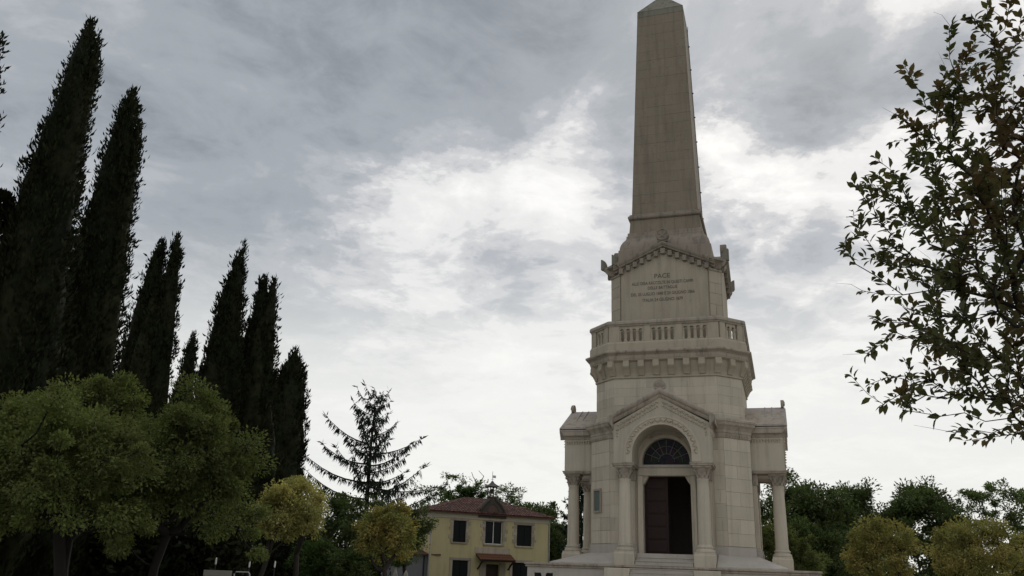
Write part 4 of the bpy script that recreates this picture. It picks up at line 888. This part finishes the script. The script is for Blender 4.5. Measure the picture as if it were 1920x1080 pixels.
# trees and shrubs behind
BK = 'background_tree'
broad_tree(BK, 'dark green tree behind, between the yellow and the orange tree', 'tree', 'trees around the house', (-9.45, 50), (-9.45, 50, 4.1), 1.95, 1.80, 80, 150, .16, .50, L_DK, 41)
broad_tree(BK, 'green tree against the left corner of the yellow house', 'tree', 'trees around the house', (-5.75, 52), (-5.85, 52, 3.4), 1.40, 1.72, 80, 150, .15, .45, L_DK, 42)
broad_tree(BK, 'low dark tree behind the orange tree', 'tree', 'trees around the house', (-7.2, 47), (-7.1, 47, 2.9), 1.6, 1.5, 70, 140, .15, .45, L_DK, 58)
broad_tree('shrub', 'bright green shrub between the trunks of the yellow trees', 'shrub', 'shrubs under the trees', (-9.9, 46), (-9.9, 46, 1.5), 1.3, 1.35, 60, 150, .14, .40, L_GRN, 43, .05, .4)
broad_tree('shrub', 'deep green shrub right of the forked trunk', 'shrub', 'shrubs under the trees', (-8.0, 45), (-8.0, 45, 1.4), 1.6, 1.2, 70, 150, .14, .42, L_DK, 44, .05, .4)
broad_tree('shrub', 'dark green shrub behind the right portico column', 'shrub', 'shrubs under the trees', (15.1, 46), (15.1, 46, 2.4), 2.3, 1.45, 110, 170, .14, .45, L_DKOL, 45, .08, .6)
broad_tree(BK, 'dense green tree behind the right portico', 'tree', 'dark trees behind the monument', (26.9, 75), (26.6, 75, 6.0), 4.6, 4.05, 170, 170, .30, .95, L_DK, 46, .3)
broad_tree(BK, 'dark tree between the two dense background trees', 'tree', 'dark trees behind the monument', (32.0, 78), (32.0, 78, 6.1), 3.6, 3.55, 130, 170, .30, .90, L_DK, 47, .3)
broad_tree(BK, 'dark domed tree above the brownish round tree', 'tree', 'dark trees behind the monument', (36.1, 75), (36.1, 75, 6.3), 4.1, 3.8, 150, 150, .30, .90, L_DK, 48, .3)
broad_tree(BK, 'dark low tree left of the brownish round tree', 'tree', 'dark trees behind the monument', (24.0, 66), (24.0, 66, 3.2), 3.0, 2.6, 100, 150, .26, .8, L_DK, 59, .2)
broad_tree(BK, 'small feathery tree above the wide brownish tree', 'tree', 'feathery trees at the right', (39.0, 70), (39.0, 70, 7.5), 1.5, 1.9, 38, 60, .24, .42, L_FEA, 49, .12, lump=.4, inner=.7)
broad_tree(BK, 'feathery tree at the far right behind the brownish trees', 'tree', 'feathery trees at the right', (42.0, 70), (42.0, 70, 7.4), 2.1, 2.4, 60, 75, .24, .5, L_FEA, 50, .14, lump=.4, inner=.7)
broad_tree(BK, 'low dark tree behind the wide brownish tree', 'tree', 'dark trees behind the monument', (42.1, 80), (42.1, 80, 3.8), 2.4, 2.4, 90, 150, .30, .8, L_DK, 51, .2)
broad_tree(BK, 'dark rounded tree behind the right end of the house roof', 'tree', 'trees around the house', (2.9, 90), (2.9, 90, 6.0), 2.6, 2.95, 110, 130, .28, .62, L_DK, 52, .2)
broad_tree(BK, 'dark tree between the house and the left portico column', 'tree', 'trees around the house', (5.0, 84), (5.0, 84, 3.8), 1.75, 2.75, 100, 130, .26, .55, L_DK, 53, .2)
broad_tree(BK, 'thin leafy tree behind the left half of the house roof', 'tree', 'trees around the house', (-6.6, 95), (-6.6, 95, 9.0), 3.1, 2.1, 62, 46, .26, .5, L_FEA, 54, .14, lump=.4, inner=.6)
broad_tree(BK, 'thin leafy tree behind the bell turret', 'tree', 'trees around the house', (.1, 95), (.2, 95, 9.2), 2.4, 1.75, 42, 46, .26, .5, L_FEA, 55, .14, lump=.4, inner=.6)
broad_tree(BK, 'bright green bushy tree top showing above the middle of the roof', 'tree', 'trees around the house', (-4.2, 92), (-4.2, 92, 8.9), 2.2, 1.6, 60, 90, .24, .55, L_GRN, 56, .14)
# bare tree
g = np.random.default_rng(57); root = empty('bare_tree', (-3.9, 95, 0), label='leafless tree with thin upright branches behind the house roof', cat='tree')
tips = np.array([(.1,0,12.1),(.9,0,12.3),(1.7,.2,10.9),(-.9,.1,11.6),(-.5,0,10.8),(.6,0,11.2),(1.5,0,11.7),(2.1,0,10.6),(-1.2,0,10.9),(.3,.2,11.6),(1.1,.3,11.0)])
nd, pr_, ti = grow(tips, [(0,0,-.1),(0,0,4),(.1,0,8.2)], g, .05, .7); limbs(nd, pr_, ti, .03, .5, .16, 'trunk', STONE_HOUSE, root)

# conifers: open whorls of sagging branches with hanging twigs
def conifer(label, base, height, spread, seed, nbr, bare=.16, dens=1.0):
    g = np.random.default_rng(seed); root = empty('conifer_tree', (*base, 0), label=label, cat='conifer', group='open conifers')
    tr = MB().tube([(0,0,-.1),(.05,0,height*.35),(-.04,0,height*.7),(.02,0,height)], [height*.017,height*.012,height*.007,.015], 8); P, D, N, L, W = [], [], [], [], []
    br = MB()
    for i in range(nbr):
        t = bare+(1-bare)*((i+g.uniform(0,1))/nbr)**.85; z = height*t; ln = spread*(1-t)**.68*g.uniform(.45, 1.14)+.18; az = i*2.4+g.uniform(-.5, .5)
        d = np.array([math.cos(az), math.sin(az), 0]); pts = []
        rise = g.uniform(.0, .55)+.9*max(0, t-.5)
        for u in np.linspace(0, 1, 7): pts.append(d*ln*u+np.array([0, 0, z+ln*(rise*u*(.55+.45*u)-.06*math.sin(math.pi*u))]))
        br.tube([tuple(p) for p in pts], [max(.012, .035*ln**.5*(1-u*.85)) for u in np.linspace(0, 1, 7)], 5)
        m_ = int(46*ln*dens)
        u = g.uniform(.10, 1.0, m_); idx = np.minimum((u*6).astype(int), 5); fr_ = u*6-idx; pa = np.array(pts); q = pa[idx]*(1-fr_[:, None])+pa[idx+1]*fr_[:, None]
        sd_ = np.array([-d[1], d[0], 0]); q = q+sd_*g.normal(0, 1, (m_, 1))*ln*.075*(1.1-u[:, None]); P.append(q)
        D.append(np.array([0, 0, -1.0])+d*g.uniform(-.1, .8, (m_, 1))+sd_*g.normal(0, .5, (m_, 1))+np.where(u[:, None] > .92, 1.2, 0)*np.array([0, 0, 1.0])); N.append(g.normal(0, 1, (m_, 3)))
        L.append(g.uniform(.18, .78, m_)*(1-.25*u)); W.append(g.uniform(.045, .12, m_))
    tr.build('trunk', DARKBARK, root, smooth=True); br.build('branches', DARKBARK, root)
    V, F = leaf_quads(np.concatenate(P), np.concatenate(D), np.concatenate(N), np.concatenate(L), np.concatenate(W)); np_mesh('crown', V, F, L_CON, root)
conifer('thin open conifer standing alone against the sky left of the house', (-10.0, 62), 14.2, 7.4, 61, 50, .36, .85)
conifer('dark conifer seen between the left portico columns', (6.0, 66), 9.2, 2.4, 62, 60, .12, 2.2)

# dark hedge mass under the cypresses; nearer rows added to block light, deepening shade
g = np.random.default_rng(71); n = 90000
t = g.uniform(0, 1, n); A0, A1 = np.array([-30., 30.]), np.array([-9.5, 66.]); xy = A0+(A1-A0)*t[:, None]+g.normal(0, .8, (n, 2)); xy = np.where((g.uniform(0, 1, n) < .35)[:, None], np.stack([g.uniform(-26, -9.5, n), g.normal(32.0, .5, n)], -1), xy); xy = np.where((g.uniform(0, 1, n) < .25)[:, None], np.stack([g.uniform(-26, -11.5, n), g.normal(34.5, .6, n)], -1), xy)
z = g.uniform(0, 1, n)**.8*(3.3+.7*np.sin(xy[:, 0]*1.3)+.4*np.sin(xy[:, 1]*.9)); P = np.stack([xy[:, 0], xy[:, 1], z], -1); D = g.normal(0, 1, (n, 3)); D[:, 2] = abs(D[:, 2])
V, F = leaf_quads(P, D, g.normal(0, 1, (n, 3)), .32*g.uniform(.6, 1.3, n), .16*g.uniform(.6, 1.3, n)); np_mesh('undergrowth', V, F, L_CYP, kind='stuff', label='dark hedge and undergrowth massed below the cypress row, nearer rows added to block light', cat='undergrowth')
n = 40000; xy = np.stack([g.uniform(-30, 60, n), g.normal(100, 2.0, n)], -1); z = g.uniform(0, 1, n)**.8*(3.4+.8*np.sin(xy[:, 0]*.5)+.5*np.sin(xy[:, 0]*1.1)); P = np.stack([xy[:, 0], xy[:, 1], z], -1); D = g.normal(0, 1, (n, 3))
V, F = leaf_quads(P, D, g.normal(0, 1, (n, 3)), .6*g.uniform(.6, 1.3, n), .34*g.uniform(.6, 1.3, n)); np_mesh('treeline', V, F, L_DK, kind='stuff', label='low dark treeline far behind the house and monument', cat='treeline')

# ---- near tree reaching in from the right
g = np.random.default_rng(81); TB = np.array([5.90, 6.8]); root = empty('overhanging_tree', (*TB, 0), label='near tree whose leafy branches reach in from the right edge', cat='tree')
Cn = np.array([0.0, 0, 4.2]); tips = []
while len(tips) < 1200:
    d = norm(g.normal(0, 1, 3)); r = g.uniform(.18, 1)**(1/2.3); p = Cn+d*r*np.array([2.88, 1.5, 3.3])
    if p[2] < 2.85: continue
    if p[2] < 3.2 and g.uniform() < .35: continue
    if p[0] > -.5 and g.uniform() < .6: continue
    w = 1+.06*math.sin(p[2]*4.1+.6)+.05*math.sin(p[2]*9.3+p[1]*2)
    p = Cn+(p-Cn)*np.array([w, 1, 1]); tips.append(p)
nodes, par, ti = grow(tips, [(.0,0,-.1),(.04,0,.7),(.0,.03,1.4),(-.02,0,2.0)], g, .07, .28)
limbs(nodes, par, ti, .0024, .44, .09, 'trunk', DARKBARK, root, seg=5)
# leaves: alternate pairs along the last part of each twig, plus a terminal tuft
tp, td = [], []
for k in ti:
    i = k; pts = [nodes[k]]
    while par[i] >= 0 and len(pts) < 4: i = par[i]; pts.append(nodes[i])
    tp.append(pts)
LP, LD, LN, LL = [], [], [], []
for pts in tp:
    d0 = norm(pts[0]-pts[1]); pos = 0.0; L_tot = 0.0; nl = int(g.integers(10, 17))
    for j in range(nl):
        s = (j/nl)**1.6*.36; a, b_, acc_ = 0, 1, s
        while b_ < len(pts)-1 and acc_ > np.linalg.norm(pts[a]-pts[b_]): acc_ -= np.linalg.norm(pts[a]-pts[b_]); a += 1; b_ += 1
        dd = norm(pts[a]-pts[b_]); p = pts[a]-dd*min(acc_, np.linalg.norm(pts[a]-pts[b_]))
        sdv = norm(np.cross(dd, g.normal(0, 1, 3))); D = dd*g.uniform(.3, 1.0)+sdv*g.uniform(.5, 1.0)+np.array([0, 0, g.uniform(-.5, .25)])
        LP.append(p); LD.append(norm(D)); LN.append(norm(np.array([0, 0, 1.0])+g.normal(0, .45, 3))); LL.append(g.uniform(.055, .128))
LP, LD, LN, LL = map(np.array, (LP, LD, LN, LL))
def leaf6(P, D, N, ln, asp=.46):
    D = norm(D); S = norm(np.cross(D, N)); N2 = np.cross(S, D); ln = ln[:, None]; w = ln*asp*.5; c = lambda u, s, h: P+D*ln*u+S*w*s+N2*ln*h
    v = np.stack([c(0,0,0), c(.16,.12,0), c(.42,1,.07), c(.72,.72,.03), c(1,0,-.10), c(.72,-.72,.03), c(.42,-1,.07), c(.16,-.12,0), c(.45,0,.0)], 1)
    i = np.arange(len(P))[:, None]*9; tri = np.array([[0,1,8],[1,2,8],[2,3,8],[3,4,8],[4,5,8],[5,6,8],[6,7,8],[7,0,8]])
    return v.reshape(-1, 3), (i[:, :, None]+tri[None]).reshape(-1, 3)
# the 300 leaves standing out most at the crown's open side are leaves of their own
wx = LP[:, 0]+TB[0]; wy = LP[:, 1]+TB[1]; score = wx/wy+.02*wy+.004*g.normal(0, 1, len(LP)); score = np.where((LP[:, 2] > 6.6) | (LP[:, 2] < 2.4), 9, score); order = np.argsort(score); own = order[:300]; rest = order[300:]
V, F = leaf6(LP[rest], LD[rest], LN[rest], LL[rest]); np_mesh('crown', V, F, L_NEAR, root, kind='stuff')
V, F = leaf6(np.zeros((1, 3)), np.array([[0, 1.0, 0]]), np.array([[0, 0, 1.0]]), np.ones(1)); lf0 = np_mesh('leaf', V, F, L_NEAR, root)
for q, k in enumerate(own):
    o = lf0 if q == 0 else link(lf0.copy()); o.parent = root
    Y = Vector(LD[k]); X = Y.cross(Vector(LN[k])).normalized(); Z = X.cross(Y); mm = Matrix((X, Y, Z)).transposed().to_4x4(); s = LL[k]
    o.matrix_basis = Matrix.Translation(Vector(LP[k])) @ mm @ Matrix.Diagonal((s, s, s, 1))
# bare whips sticking out of the crown
wh = MB()
for k in g.choice(len(tp), 90, replace=False):
    pts = tp[k]; d = norm(pts[0]-pts[1]+.3*np.array([-.4, 0, .3])); L = g.uniform(.15, .40); wh.tube([tuple(pts[0]), tuple(pts[0]+d*L*.5+g.normal(0, .02, 3)), tuple(pts[0]+d*L+g.normal(0, .03, 3))], [.0022,.0016,.0008], 4)
wh.build('bare_twigs', DARKBARK, root, kind='stuff')
